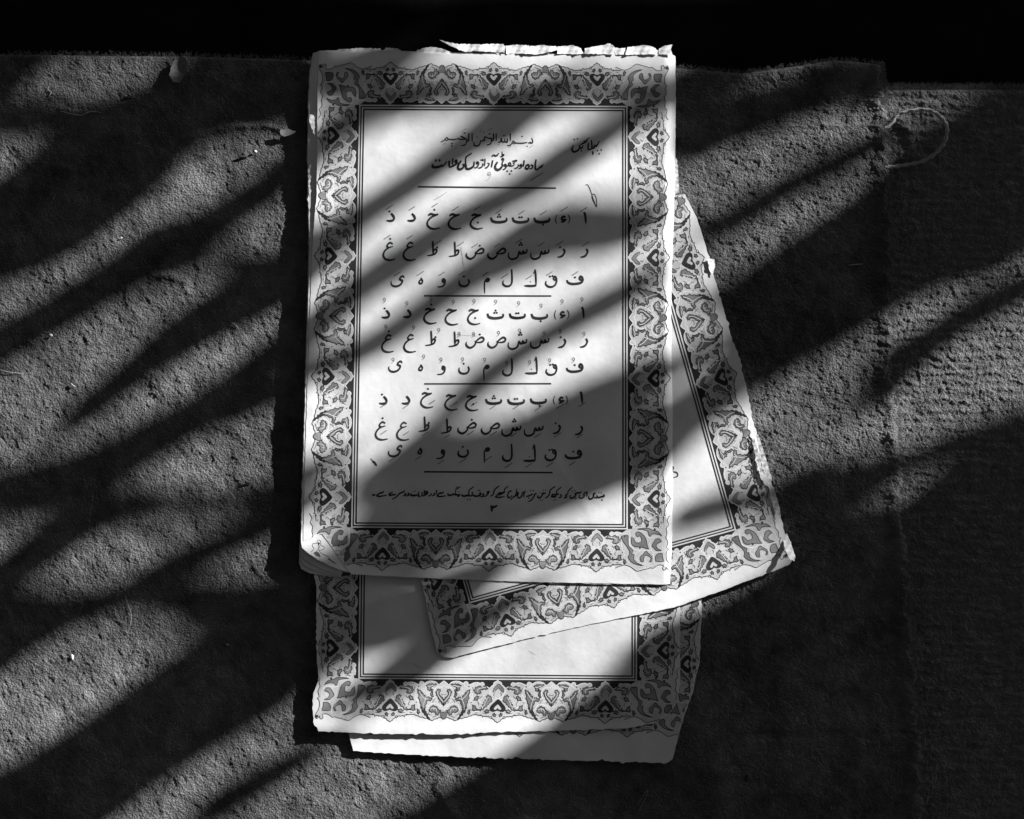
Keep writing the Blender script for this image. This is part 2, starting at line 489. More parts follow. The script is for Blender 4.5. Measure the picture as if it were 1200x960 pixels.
INKS = [M_BLACK, M_BODY, M_MID, M_LIGHT, M_OUT, M_MARK, M_PALE]
BLACK, BODY, MID, LIGHT, OUT, MARK, PALE = range(7)
class Ink:
    """flat print collected into one mesh that lies on a sheet"""
    def __init__(s, zf, clip, fmap=None):
        s.V, s.F, s.M = [], [], []
        s.zf, s.clip, s.map = zf, clip, fmap or (lambda x, y: (x, y))
        s.cache = {}
    def add(s, pts, faces, ink, layer):
        b = len(s.V)
        off = 0.00003 + 0.000016 * layer
        ok = [inside(s.clip, x, y) for x, y in pts] if s.clip else [True] * len(pts)
        s.V += [world(x, y, s.zf(x, y) + off) for x, y in pts]
        for f in faces:
            if all(ok[i] for i in f):
                a, c, d = (Vector(s.V[b + i]) for i in f[:3])
                g = [b + i for i in f]
                if (c - a).cross(d - a).z < 0: g.reverse()
                s.F.append(tuple(g)); s.M.append(ink)
    def poly(s, pts, ink, layer, step=5, smooth=2):
        if smooth > 1:
            P_ = catmull([pts[-1]] + list(pts) + [pts[0]], smooth)
            k = smooth
            P_ = P_[k:-k - 1] if len(P_) > 2 * k + 3 else P_
            pts = P_
        q = [s.map(*p[:2]) for p in pts]
        w = []
        for p in q:
            if w and math.dist(w[-1], p) > step:              # keep long edges bending with the paper
                a0 = w[-1]; kk = int(math.dist(a0, p) / step) + 1
                w += [(a0[0] + (p[0] - a0[0]) * i / kk, a0[1] + (p[1] - a0[1]) * i / kk) for i in range(1, kk)]
            if not w or math.dist(w[-1], p) > 0.12: w.append(p)
        if w and math.dist(w[-1], w[0]) > step:
            a0, p = w[-1], w[0]; kk = int(math.dist(a0, p) / step) + 1
            w += [(a0[0] + (p[0] - a0[0]) * i / kk, a0[1] + (p[1] - a0[1]) * i / kk) for i in range(1, kk)]
        if len(w) > 3 and math.dist(w[0], w[-1]) < 0.12: w.pop()
        try:
            if max(p[0] for p in w) - min(p[0] for p in w) < 7 and max(p[1] for p in w) - min(p[1] for p in w) < 7:
                P2, T = w, [tuple(t) for t in tessellate_polygon([[Vector((p[0], p[1], 0)) for p in w]])]
            else:
                P2, T = tri_region(w, step)
        except Exception:
            return
        s.add(P2, T, ink, layer)
    def stroke(s, pts, w, ink, layer, n=4, nib=0.35, taper=(0.6, 0.45), closed=False, raw=False):
        pp = [s.map(*p[:2]) for p in pts] if not raw else list(pts)
        if closed: pp = pp + [pp[0]]
        P_ = catmull(pp, n)
        m = len(P_)
        L, R = [], []
        for i, p in enumerate(P_):
            a = P_[max(0, i - 1)]; b = P_[min(m - 1, i + 1)]
            dx, dy = b[0] - a[0], b[1] - a[1]
            l = math.hypot(dx, dy) or 1e-6
            dx /= l; dy /= l
            ang = math.atan2(dy, dx)
            k = 1 - nib + nib * abs(math.sin(ang - math.radians(-62)))
            t = i / (m - 1)
            if not closed:
                if t < 0.2: k *= taper[0] + (1 - taper[0]) * t / 0.2
                if t > 0.72: k *= taper[1] + (1 - taper[1]) * (1 - t) / 0.28
            hw = w * k / 2
            L.append((p[0] - dy * hw, p[1] + dx * hw)); R.append((p[0] + dy * hw, p[1] - dx * hw))
        s.add(L + R, [(i, i + 1, m + i + 1, m + i) for i in range(m - 1)], ink, layer)
    def dot(s, x, y, r, ink, layer=3, diamond=True):
        x, y = s.map(x, y)
        n = 8
        pts = [(x + r * (1.0 if i % 2 == 0 else 0.84) * math.cos(i * math.pi / 4 + 0.3), y + r * (1.0 if i % 2 == 0 else 0.84) * math.sin(i * math.pi / 4 + 0.3)) for i in range(n)]
        s.add(pts, [tuple(range(n))], ink, layer)
    def build(s, name, parent):
        return mk(name, s.V, s.F, INKS, parent, s.M, smooth=True)

# --------- the arabesque border, traced as one half unit and one corner
UP = [(615, 22), (625, 35), (640, 42), (652, 52), (650, 64), (668, 78), (690, 98), (715, 84), (736, 70), (745, 52), (760, 45), (778, 54), (802, 46), (840, 52), (868, 66), (890, 66), (890, 50), (905, 40), (925, 48), (934, 58), (962, 42), (1000, 36), (1040, 46), (1066, 70), (1088, 54), (1113, 34)]
LO = [(1113, 388), (1100, 384), (1085, 370), (1040, 386), (1002, 402), (970, 386), (930, 376), (885, 363), (850, 349), (820, 345), (790, 350), (765, 346), (752, 368), (733, 358), (715, 364), (692, 362), (690, 372), (672, 358), (664, 372), (682, 378), (655, 384), (640, 402), (615, 418)]
CELLS = [
    ('m', [(705, 102), (735, 72), (752, 90), (790, 80), (820, 90), (830, 118), (825, 142), (800, 155), (775, 148), (766, 135), (776, 120), (745, 108), (720, 112)]),
    ('m', [(684, 176), (708, 162), (724, 176), (716, 200), (736, 210), (732, 230), (756, 250), (766, 284), (782, 294), (808, 286), (816, 262), (846, 252), (840, 276), (850, 300), (830, 307), (800, 299), (770, 306), (742, 288), (700, 248), (668, 212)]),
    ('m', [(870, 116), (898, 126), (914, 142), (930, 162), (946, 180), (972, 182), (1004, 206), (990, 220), (962, 214), (947, 250), (936, 316), (918, 300), (904, 262), (894, 216), (876, 190), (886, 176)]),
    ('m', [(952, 76), (978, 62), (1048, 66), (1030, 80), (1000, 88), (984, 128), (966, 118), (964, 92)]),
    ('m', [(1113, 262), (1080, 222), (1048, 168), (1043, 132), (1060, 111), (1081, 114), (1085, 130), (1071, 146), (1082, 172), (1098, 182), (1113, 208)]),
    ('m', [(978, 302), (990, 278), (1020, 263), (1050, 274), (1064, 300), (1090, 306), (1076, 322), (1062, 346), (1038, 346), (1030, 322), (1002, 326), (984, 318)]),
    ('m', [(690, 302), (716, 294), (742, 312), (720, 328), (698, 322)]),
    ('m', [(866, 292), (884, 302), (894, 328), (880, 342), (868, 322)]),
    ('m', [(1000, 108), (1018, 118), (1010, 148), (1020, 178), (1004, 190), (992, 150)]),
    ('m', [(644, 326), (662, 336), (656, 354), (634, 362), (628, 342)]),
    ('m', [(786, 176), (806, 168), (826, 186), (836, 214), (816, 208), (802, 218), (794, 196)]),
    ('d', [(904, 272), (914, 312), (958, 368), (984, 386), (952, 334), (940, 300)]),
]
CHEV = [(570, 133), (582, 98), (604, 74), (625, 58), (646, 76), (668, 100), (673, 133), (655, 130), (622, 95), (590, 131)]
HEART = [(615, 200), (640, 211), (662, 238), (687, 270), (690, 298), (670, 316), (640, 314), (615, 304), (590, 314), (564, 316), (544, 298), (548, 268), (577, 234)]
HCORE = [(615, 248), (629, 257), (640, 274), (650, 284), (641, 298), (625, 292), (615, 280), (605, 292), (589, 298), (580, 284), (590, 274), (601, 257)]
def serrate(c, a, seed, closed=True):
    r = random.Random(seed); out = []
    for i, p in enumerate(c):
        q = c[(i + 1) % len(c)]
        out.append(p)
        if not closed and i == len(c) - 1: break
        L = math.dist(p, q)
        n = int(L // 17)
        for j in range(1, n + 1):
            t = j / (n + 1)
            d = a * (1 if j % 2 else -0.7) * r.uniform(0.5, 1.3)
            out.append((p[0] + (q[0] - p[0]) * t - (q[1] - p[1]) / L * d, p[1] + (q[1] - p[1]) * t + (q[0] - p[0]) / L * d))
    return out
def grow(c, k):
    cx = sum(p[0] for p in c) / len(c); cy = sum(p[1] for p in c) / len(c)
    return [(cx + (x - cx) * k, cy + (y - cy) * k) for x, y in c]
CBOT = [(1082, 318), (1113, 322), (1144, 318), (1146, 345), (1126, 380), (1113, 386), (1100, 380), (1080, 345)]
BANDS = [
    (8, UP),
    (9, [(692, 112), (664, 168), (622, 192), (668, 214), (712, 264), (752, 305), (850, 318)]),
    (9, [(1113, 278), (1064, 238), (1022, 176), (1022, 122), (1052, 92), (1092, 92), (1113, 74)]),
    (9, [(944, 226), (934, 300), (962, 352), (1000, 386)]),
    (8, [(962, 300), (982, 256), (1018, 244), (1060, 254), (1098, 290), (1113, 300)]),
    (7, [(930, 64), (900, 92), (868, 90), (846, 130), (856, 200), (880, 270)]),
    (6, [(820, 166), (790, 200), (770, 240)]),
]
DOTS = [(772, 348, 1.0), (905, 150, 0.9), (860, 232, 0.8), (700, 206, 0.7), (1020, 300, 0.7), (880, 84, 0.9), (742, 228, 0.7)]
TENDRILS = [[(884, 128), (912, 176), (940, 206), (926, 250), (922, 300)], [(970, 190), (944, 206), (950, 170), (926, 158)], [(702, 180), (728, 226), (742, 262), (784, 278)],
            [(724, 92), (764, 96), (800, 112), (796, 140)], [(960, 84), (984, 88), (1010, 76), (1036, 74)], [(1056, 128), (1062, 168), (1096, 214), (1113, 232)],
            [(990, 296), (1018, 284), (1044, 296), (1052, 330)], [(1018, 284), (1024, 306)], [(760, 262), (752, 292)]]
VEINS = [[(640, 140), (652, 158), (640, 176)], [(760, 170), (778, 190), (800, 196), (806, 214)], [(800, 226), (786, 246), (796, 262)], [(1040, 196), (1018, 214), (1010, 240)],
         [(1000, 130), (1008, 150), (996, 168)], [(690, 322), (720, 332), (756, 326)], [(640, 336), (652, 350)], [(1090, 150), (1100, 164), (1113, 160)], [(968, 326), (980, 344), (1004, 352)],
         [(848, 90), (838, 116), (846, 140)], [(876, 310), (868, 330), (880, 344)], [(1060, 220), (1076, 244)], [(822, 330), (800, 324)], [(1008, 372), (1040, 360), (1070, 350)]]
KOUT = [(235, 330), (205, 350), (232, 380), (240, 440), (232, 500), (205, 548), (182, 600), (200, 640), (225, 628), (242, 600), (250, 642), (282, 640), (290, 610), (275, 582), (330, 570), (380, 590), (418, 620), (450, 612), (500, 628), (560, 642), (625, 662), (665, 650), (720, 606), (800, 576), (862, 590), (935, 620)]
KCELLS = [
    [(300, 165), (350, 104), (430, 84), (470, 62), (560, 58), (640, 72), (560, 78), (492, 100), (476, 160), (455, 172), (430, 140), (350, 140)],
    [(306, 250), (330, 208), (380, 208), (414, 258), (438, 308), (402, 340), (374, 372), (302, 372), (346, 352), (378, 306), (350, 262)],
    [(478, 352), (500, 296), (520, 200), (566, 140), (620, 108), (658, 128), (640, 178), (592, 168), (580, 248), (650, 264), (672, 230), (712, 182), (712, 280), (662, 320), (602, 320), (560, 330)],
    [(292, 412), (350, 410), (386, 452), (384, 520), (274, 520), (290, 480)],
    [(486, 410), (512, 378), (540, 400), (560, 430), (598, 462), (590, 518), (552, 528), (540, 452), (498, 440), (448, 480), (470, 528), (438, 520), (436, 458)],
    [(762, 162), (850, 170), (838, 232), (790, 300), (764, 340), (742, 382), (744, 430), (762, 462), (720, 530), (640, 570), (552, 584), (640, 548), (688, 490), (680, 432), (716, 420), (690, 372), (738, 330), (758, 290)],
]
KBANDS = [
    (14, [(735, 80), (742, 200), (738, 300), (640, 368), (520, 372), (440, 372)]),
    (13, [(475, 250), (455, 320), (425, 400), (412, 470), (400, 570)]),
    (12, [(262, 380), (340, 392), (440, 392)]),
    (12, [(765, 130), (840, 132), (915, 150), (932, 200), (900, 215)]),
    (12, [(500, 180), (440, 190), (330, 180), (280, 230), (262, 330), (270, 380)]),
    (10, [(600, 380), (660, 410), (640, 480), (600, 545), (520, 565)]),
]

def border(zf, clip, quad, name, parent, sides='TRBL', corners=('TL', 'TR', 'BL', 'BR'), kxs=(316.0, 495.0)):
    """quad: TL, TR, BR, BL of the ruled frame in photograph pixels"""
    ink = Ink(zf, clip)
    TL, TR, BR, BL = [Vector(q) for q in quad]
    Wn, Hn = kxs
    def Q(a, b):               # a right, b down in nominal pixels
        u, v = a / Wn, b / Hn
        p = TL * (1 - u) * (1 - v) + TR * u * (1 - v) + BR * u * v + BL * (1 - u) * v
        return (p.x, p.y)
    # side mapping (s along, v outward) -> nominal
    def side_map(sd):
        return {'T': lambda s_, v: (s_, -v), 'B': lambda s_, v: (s_, Hn + v), 'L': lambda s_, v: (-v, s_), 'R': lambda s_, v: (Wn + v, s_)}[sd]
    for sd in sides:
        mp_ = side_map(sd)
        Ls = Wn if sd in 'TB' else Hn
        nu = 2 if sd in 'TB' else 3
        half = (Ls - 72) / (2 * nu)
        vk = 0.95 if sd in 'TB' else 0.93
        # black field next to the frame
        k = int(Ls / 5)
        band = []
        for i in range(k + 1):
            s_ = i / k * Ls
            band.append(Q(*mp_(s_, 0)))
        for i in range(k + 1):
            s_ = i / k * Ls
            band.append(Q(*mp_(s_, 6))) 
        for i in range(k + 1):
            band.append(Q(*mp_(i / k * Ls, 12)))
        F = [(i + r * (k + 1), i + 1 + r * (k + 1), i + 1 + (r + 1) * (k + 1), i + (r + 1) * (k + 1)) for i in range(k) for r in (0, 1)]
        ink.add(band, F, BLACK, 0)
        for j in range(-1, 2 * nu + 2):
            # half units: between centre j and j+1 (even = heart, odd = cartouche)
            hc = j if j % 2 == 0 else j + 1           # heart end
            sg = 1 if hc == j else -1
            c0 = 36 + hc * half
            if j == -1 or j == 2 * nu + 1 or j == 2 * nu:
                # only the part of the unit next to the corner
                if not (j == -1 or j == 2 * nu): continue
                lim = 33
            else:
                lim = None
            sgn = sg
            def mm(x, y, c0=c0, sgn=sgn):
                s_ = c0 + sgn * (x - 615) / 498 * half
                v = (y - 20) / 7.5 * vk
                return Q(*mp_(s_, v))
            ink.map = mm
            xl = 1e9 if lim is None else 615 + 498 * lim / half
            up = [p for p in UP if p[0] < xl]; lo = [p for p in LO if p[0] < xl]
            body = up + lo
            ink.poly(body, BODY, 1, 5, 1)
            ink.stroke(serrate(lo, 4, 3, False), 0.95, OUT, 2, 1, 0.1, (1, 1))
            for q_ in TENDRILS:
                if max(p[0] for p in q_) < xl:
                    ink.stroke(q_, 1.5, OUT, 4.6, 3, 0.2, (.8, .5)); ink.stroke(q_, 0.85, LIGHT, 4.9, 3, 0.2, (.8, .4))
            for (dx_, dy_, r_) in DOTS:
                if dx_ < xl: ink.dot(dx_, dy_, r_, OUT, 4.5)
            for q_ in VEINS:
                if max(p[0] for p in q_) < xl: ink.stroke(q_, 0.6, OUT, 4.4, 2, 0.2, (.8, .4))
            for w_, b_ in BANDS:
                if lim is not None and max(p[0] for p in b_) > xl:
                    b_ = [p for p in b_ if p[0] < xl]
                    if len(b_) < 2: continue
                ink.stroke(b_, w_ / 7.5, LIGHT, 2, 2, 0.1, (1, 1))
            for kd, c_ in CELLS:
                if max(p[0] for p in c_) > xl + 35: continue
                c_ = serrate(grow(c_, 1.05), 5, int(c_[0][0]))
                ink.poly(c_, MID if kd == 'm' else OUT, 3, 5, 2)
                ink.stroke(c_, 1.15, OUT, 4, 1, 0.3, closed=True)
            if sg == 1 and 0 <= j <= 2 * nu:
                ink.poly(CHEV, MID, 3, 5, 2); ink.stroke(CHEV, 0.7, OUT, 4, 2, 0.3, closed=True)
                ink.poly(HEART, BLACK, 5, 5, 2)
                ink.poly(HCORE, BODY, 6, 5, 2)
            if j % 2 == 0 and 0 <= j < 2 * nu:
                ink.poly(CBOT, MID, 3, 5, 2); ink.stroke(CBOT, 0.7, OUT, 4, 2, 0.3, closed=True)
    for cn in corners:
        a0 = 0 if 'L' in cn else Wn
        b0 = 0 if 'T' in cn else Hn
        sx = 1 if 'L' in cn else -1
        sy = 1 if 'B' in cn else -1
        def km(x, y, a0=a0, b0=b0, sx=sx, sy=sy):
            return Q(a0 + sx * (x - 765) / 12, b0 + sy * (y - 75) / 12)
        ink.map = km
        kb = [(768, 72), (708, 70), (700, 20), (704, -60), (640, -100), (400, -100), (240, -100), (225, 20), (240, 120), (228, 250)] + KOUT + [(900, 400), (880, 150)]
        ink.poly(kb, BODY, 1.3, 5, 1)
        ink.stroke([(190, -120), (225, -60), (205, 10), (240, 60), (228, 130), (246, 190), (215, 250), (235, 330)] + KOUT[1:], 0.75, OUT, 2.3, 2, 0.1, (1, 1))
        for w_, b_ in KBANDS: ink.stroke(b_, w_ / 12, LIGHT, 2.4, 3, 0.1, (1, 1))
        for c_ in KCELLS:
            ink.poly(c_, MID, 3.3, 5, 2); ink.stroke(c_, 0.85, OUT, 4.3, 2, 0.3, closed=True)
        ink.dot(205, 606, 2.0, OUT, 4.5)
        ink.dot(600, 335, 1.2, OUT, 4.6); ink.dot(505, 30, 1.7, OUT, 4.6); ink.dot(395, 72, 1.4, OUT, 4.6)
    ink.map = lambda x, y: (x, y)
    ink.build(name, parent)
    # ruled frame: two thin black lines inside, white gaps are the paper
    fr = Ink(zf, clip)
    for (i0, i1) in ((1.6, 3.1), (4.7, 6.3)):
        for sd in sides:
            mp_ = side_map(sd)
            Ls = Wn if sd in 'TB' else Hn
            k = int(Ls / 4)
            A = [Q(*mp_(i1 + (Ls - 2 * i1) * i / k, -i1)) for i in range(k + 1)]
            B = [Q(*mp_(i0 + (Ls - 2 * i0) * i / k, -i0)) for i in range(k + 1)]
            fr.add(A + B, [(i, i + 1, k + 2 + i, k + 1 + i) for i in range(k)], BLACK, 2)
    fr.build('ruled_frame', parent)
    return Q

# ---------------------------------------------------------------- lowest leaf
def z4(x, y):
    return 0.0030 + 0.0004 * math.sin(x / 55.0) * math.sin(y / 40.0 + 1) + 0.0007 * smst(868, 895, y) * smst(640, 400, x)
O4 = rough_outline([(408, 690), (408, 800), (409, 862), (414, 880, .5), (480, 884.5, .5), (600, 889.5, 0.7), (604, 887, .3), (612, 889.5, .6), (700, 892, .7), (706, 889.5, .2), (709, 892, .7), (782, 894, .3), (788, 890, .2), (791, 880, .4), (795, 862, .4), (802, 838, .4), (813, 808, .4), (820, 772, .4), (822, 730, .3), (822, 690, .3)], 4, 0.25, 4)
r4 = empty('loose_page', world(600, 800, 0.003))
tag(r4, 'lowest loose printed page, only its bottom margin and right border strip showing below the others', 'page', 'loose printed pages')
sheet('paper_leaf', O4, z4, r4)
for i, dz in ((1, .0007), (2, .0014), (3, .0021)):
    sheet('paper_leaf', [(x + (600 - x) * 0.008 * i, y - 1.2 * i) for x, y in O4], lambda x, y, d=dz: z4(x, y) - d, r4, 9)
border(z4, O4, [(449, 317), (772, 318), (772, 814), (446, 812)], 'printed_border', r4, 'RB', ('BR', 'BL'))

# ---------------------------------------------------------------- third page
def z3(x, y):
    z = 0.0040 + 0.0004 * math.sin(x / 70.0 + 1) * math.cos(y / 45.0) + 0.0006 * smst(842, 858, y)
    z += 0.0012 * smst(760, 800, x) * smst(790, 850, y)
    return z + 0.0006 * smst(400, 370, x)
O3 = rough_outline([(369, 600), (368, 676), (371, 688, .5), (370, 740, .6), (373, 798, .4), (371, 803, .3), (367, 813, .3), (366, 830, .4), (367, 846, .4), (373, 857, .3), (430, 859.5, .45), (520, 861, .5), (600, 857.5, .5), (680, 856, .5), (735, 853.5, .4), (765, 848, .4), (784, 838, .3), (794, 822, .3), (797, 800, .3), (797, 740, .3), (797, 600, .3)], 4, 0.25, 3)
r3 = empty('loose_page', world(580, 770, 0.004))
tag(r3, 'loose page with printed border and blank centre, between the booklet and the lowest page', 'page', 'loose printed pages')
sheet('paper_leaf', O3, z3, r3)
sheet('paper_leaf', [(x + (590 - x) * 0.010, y - 1.5) for x, y in O3], lambda x, y: z3(x, y) - 0.0005, r3, 9)
border(z3, O3, [(425, 300), (748, 302), (746.5, 798), (420, 795.5)], 'printed_border', r3, 'RBL', ('BR', 'BL'))
pm = Ink(z3, O3)
pm.stroke([(484, 777), (488, 780), (494, 783)], 0.5, MARK, 1)
pm.build('pen_mark', r3)
pm = Ink(z3, O3)
pm.stroke([(620, 763), (628, 768)], 0.5, PALE, 1)
pm.build('pen_mark', r3)

# ---------------------------------------------------------------- tilted page
def z2(x, y):
    z = 0.0050 + 0.0003 * math.sin((x + y) / 60.0)
    t = (x - 790) * 0.26 + (y - 712) * 0.96
    z += 0.0008 * smst(-10, 6, t)
    return z
O2 = rough_outline([(803, 228, .3), (815, 252, .4), (826, 285, .4), (836, 322, .5), (848, 362, .6), (856, 392, .5), (868, 425, .5), (876, 462, .5), (884, 500, .5), (895, 535, .5), (905, 570, .6), (916, 610, .5), (923, 640, .4), (929, 656, .3), (925, 662, .3), (905, 670, .3), (850, 691, .35), (790, 712, .3), (740, 722, .3), (690, 732, .3), (620, 748, .3), (560, 763, .3), (530, 771, .2), (520, 770, .2), (512, 764, .2), (505, 735, .3), (496, 688, .3), (480, 640, .3), (470, 560, .3), (700, 240, .3)], 4, 0.25, 2)
r2 = empty('loose_page', world(700, 600, 0.005))
tag(r2, 'tilted loose page sticking out to the right from under the open lesson page', 'page', 'loose printed pages')
sheet('paper_leaf', O2, z2, r2)
sheet('paper_leaf', [(x + (700 - x) * 0.006 + 0.5, y + (600 - y) * 0.004 - 0.5) for x, y in O2], lambda x, y: z2(x, y) - 0.0004, r2, 9)
sheet('paper_leaf', [(x + (700 - x) * 0.012, y + (600 - y) * 0.006 - 1) for x, y in O2], lambda x, y: z2(x, y) - 0.0008, r2, 9)
border(z2, O2, [(416.3, 230.8), (728.9, 144.5), (862.8, 621.0), (550, 707.3)], 'printed_border', r2, 'RBL', ('BR', 'BL'))
pm = Ink(z2, O2)
for w_, p_ in ((1.3, [(785, 546), (789, 548), (788, 552)]), (1.3, [(788, 553), (793, 554), (794, 558), (789, 560)]), (1.1, [(785, 556), (787, 560)])):
    pm.stroke(p_, w_ * 1.5, BLACK, 1)
pm.build('printed_letter', r2)
def strip(parent, pts, lift, slope=0, name='torn_strip', base=0.0056):
    cx = sum(p[0] for p in pts) / len(pts); cy = sum(p[1] for p in pts) / len(pts)
    o = rough_outline(pts, 1.6, 0.32, int(cx * 7 + cy))
    ph = cx * 1.7; zf = lambda x, y: base + lift + slope * (y - cy) * 1e-4 + 0.00030 * math.sin(x * 0.21 + ph) + 0.00010 * math.sin(x * 0.73 + y * .4 + ph) + 0.00008 * math.sin(y * 1.1)
    return sheet(name, o, zf, parent, 1.6, 0.0001, M_PAPER2)
strip(r2, [(829, 303), (837, 304), (838, 312), (835, 324), (831, 316)], 0.0002)
strip(r2, [(885, 505), (889, 510), (897, 536), (905, 563), (901, 566), (893, 543)], 0.0008)
strip(r2, [(881, 512), (884, 514), (892, 540), (896, 556), (892, 556), (885, 532)], 0.0004)
strip(r2, [(917, 628), (922, 625), (926, 634), (932, 652), (931, 658), (925, 655), (919, 640)], 0.0015, 2)
strip(r2, [(900, 566), (906, 570), (913, 592), (915, 606), (909, 600), (903, 584)], 0.0003)

# ---------------------------------------------------------------- open lesson booklet on top
LE1 = [(60, 373), (150, 372), (230, 371), (262, 368), (290, 366), (400, 362), (520, 358), (640, 354)]
CREASE = [(541, 288, 562, 336, 0.10), (436, 384, 516, 352, -0.10), (604, 470, 692, 604, 0.12), (470, 128, 428, 196, 0.08), (640, 300, 735, 236, 0.08), (560, 440, 450, 520, 0.09)]
def z1(x, y):
    z = 0.0066
    for x0, y0, x1, y1, am in CREASE:
        dx, dy = x1 - x0, y1 - y0
        t = ((x - x0) * dx + (y - y0) * dy) / (dx * dx + dy * dy)
        if -0.2 < t < 1.2:
            d = ((x - x0) * dy - (y - y0) * dx) / math.hypot(dx, dy)
            if abs(d) < 14: z += am * 1e-3 * math.exp(-(d / 4.5) ** 2) * max(0, min(1, 3 * min(t + .2, 1.2 - t)))
    z += 0.00030 * math.sin(x / 62.0 + 0.5) * math.sin(y / 75.0) + 0.00016 * math.sin(x / 23.0 + y / 41.0)
    if x > 779: z -= 0.0021 * smst(779, 793, x)               # rolls over at the worn spine
    z -= 0.0006 * smst(660, 686, y) * smst(430, 560, x)
    c = (390 - x) * 0.55 + (y - 628)                          # lifted lower left corner
    if c > 0: z += 0.0028 * smst(0, 62, c)
    if x < 395: z += 0.0007 * smst(395, 366, x) * smst(640, 560, y)
    return z
O1 = rough_outline([(374, 64, .3), (372, 100, .2), (372, 150, .2), (371, 230, .25), (368, 262, .2), (366, 290, .2), (362, 400, .25), (358, 520, .25), (356, 600, .2), (355.5, 634, .15), (366, 631, .15), (377, 625, .15), (388, 640, .15), (400, 657, .15), (411.5, 673, .1), (470, 676, .2), (600, 681.5, .2), (700, 683.5, .2), (776, 685, .2), (784, 683.5, .1), (786.5, 640, .2), (788, 500, .2), (789.5, 300, .2), (791, 120, .2), (791.5, 66, .2), (786, 63, .2), (700, 63.5, .15), (590, 63.5, .15), (450, 62.5, .15), (390, 63, .2)], 4, 0.2, 1)
O1B = rough_outline([(376, 61, .3), (368, 64, .3), (364, 84, .3), (362.5, 110, .3), (362, 140, .3), (361, 180, .4), (361.5, 230, .4), (362, 262, .3), (363, 290, .2), (360, 400, .25), (356, 520, .25), (354, 600, .2), (352.8, 636, .15), (354, 642, .1), (362, 649, .15), (372, 656, .15), (386, 663, .15), (402, 669, .15), (420, 673, .1), (470, 676.5, .2), (600, 682, .2), (700, 684.5, .2), (776, 685.5, .2), (785, 684, .1), (787.5, 640, .2), (789, 500, .2), (790, 300, .2), (792, 120, .2), (791.5, 68, .2), (786, 64, .2), (700, 64.5, .15), (590, 64, .15), (450, 61.5, .15), (390, 61, .2)], 4, 0.2, 11)
def z1b(x, y):
    z = z1(x, y) - 0.00022
    z -= 0.0016 * smst(374, 362, x) * smst(330, 200, y)
    return z
r1 = empty('lesson_booklet', world(575, 370, 0.006))
tag(r1, 'worn reading primer open at its first alphabet lesson, topmost of the printed pages', 'booklet')
sheet('paper_leaf', O1, z1, r1, 3.0)
sheet('paper_leaf', O1B, z1b, r1, 3.6)
rr = random.Random(3)
for i in range(7):
    ox, oy = rr.uniform(-1.2, 1.2), rr.uniform(-1.2, 0.6)
    if i == 2: ox = -2.0
    O_ = []
    cor = [[(352.8, 640), (353, 650), (358, 656), (366, 661), (380, 668), (400, 673.5)], [(352.4, 640), (352.2, 655), (356, 662), (366, 667), (381, 672), (400, 675)],
           [(352.0, 640), (351.6, 660), (354, 667), (364, 672), (380, 675), (400, 676.5)]][min(i, 2)]
    base_ = [p for p in O1B if not (p[0] < 402 and p[1] > 637)]
    ix = max(j for j, p in enumerate(base_) if p[0] < 360 and p[1] < 640)
    base_ = base_[:ix + 1] + cor + base_[ix + 1:]
    for (x, y) in base_:
        cc = max(0.0, (400 - x) * 0.5 + (y - 636)) * 0
        x2 = x + ox * 0.6 - (0.10 * cc if cc > 0 else 0) * min(1, (i + 1) / 3)
        y2 = y + oy * (0.5 if y > 300 else 1.6) + (0.16 * cc if cc > 0 else 0) * min(1, (i + 1) / 3)
        if y < 70 and 385 < x < 515: y2 -= (2.5 if i in (1, 3) else 0.8) * (0.5 + 0.5 * math.sin(x / 14 + i))
        if x > 700: x2 = x - 0.8 - 0.35 * i
        if y > 674 and x > 420: y2 = y - 1.2 - 0.5 * i
        O_.append((x2, y2))
    f = 0.00040 * (i + 1)
    def zi(x, y, f=f, i=i):
        c = (390 - x) * 0.55 + (y - 628)
        return z1b(x, y) - f - ((0.0012 + 0.0034 * (i + 1) / 7) * smst(4, 50, c) if c > 0 else 0) - 0.0004 * smst(374, 360, x)
    sheet('paper_leaf', O_, zi, r1, 6.5)
Q1 = border(z1, O1, [(421, 122.7), (735.4, 124.2), (735.8, 620.4), (411.5, 618.4)], 'printed_border', r1)
# the corner of the next leaf shows where the top leaf has lost its own
kc = Ink(lambda x, y: z1b(x, y), O1B)
kc.stroke([(364.5, 647), (368, 643), (366, 640), (367, 637), (371, 637), (372, 634), (374, 633), (376, 635), (376, 639), (380, 641), (379, 644), (374, 645)], 0.6, OUT, 1, 3, 0.1, (1, 1))
kc.stroke([(374, 645), (377, 649), (384, 652), (387, 656), (394, 661)], 0.6, OUT, 1, 3, 0.1, (1, 1))
kc.dot(373.5, 637, 1.6, OUT, 1)
kc.stroke([(373, 638), (374, 642), (371, 646)], 1.2, MID, 1)
kc.poly([(367, 648), (371, 646), (374, 648), (376, 653), (371, 652)], MID, 0, 5, 1)
kc.stroke([(384, 655), (388, 657), (391, 660)], 1.0, OUT, 1)
kc.build('printed_corner_ornament', r1)

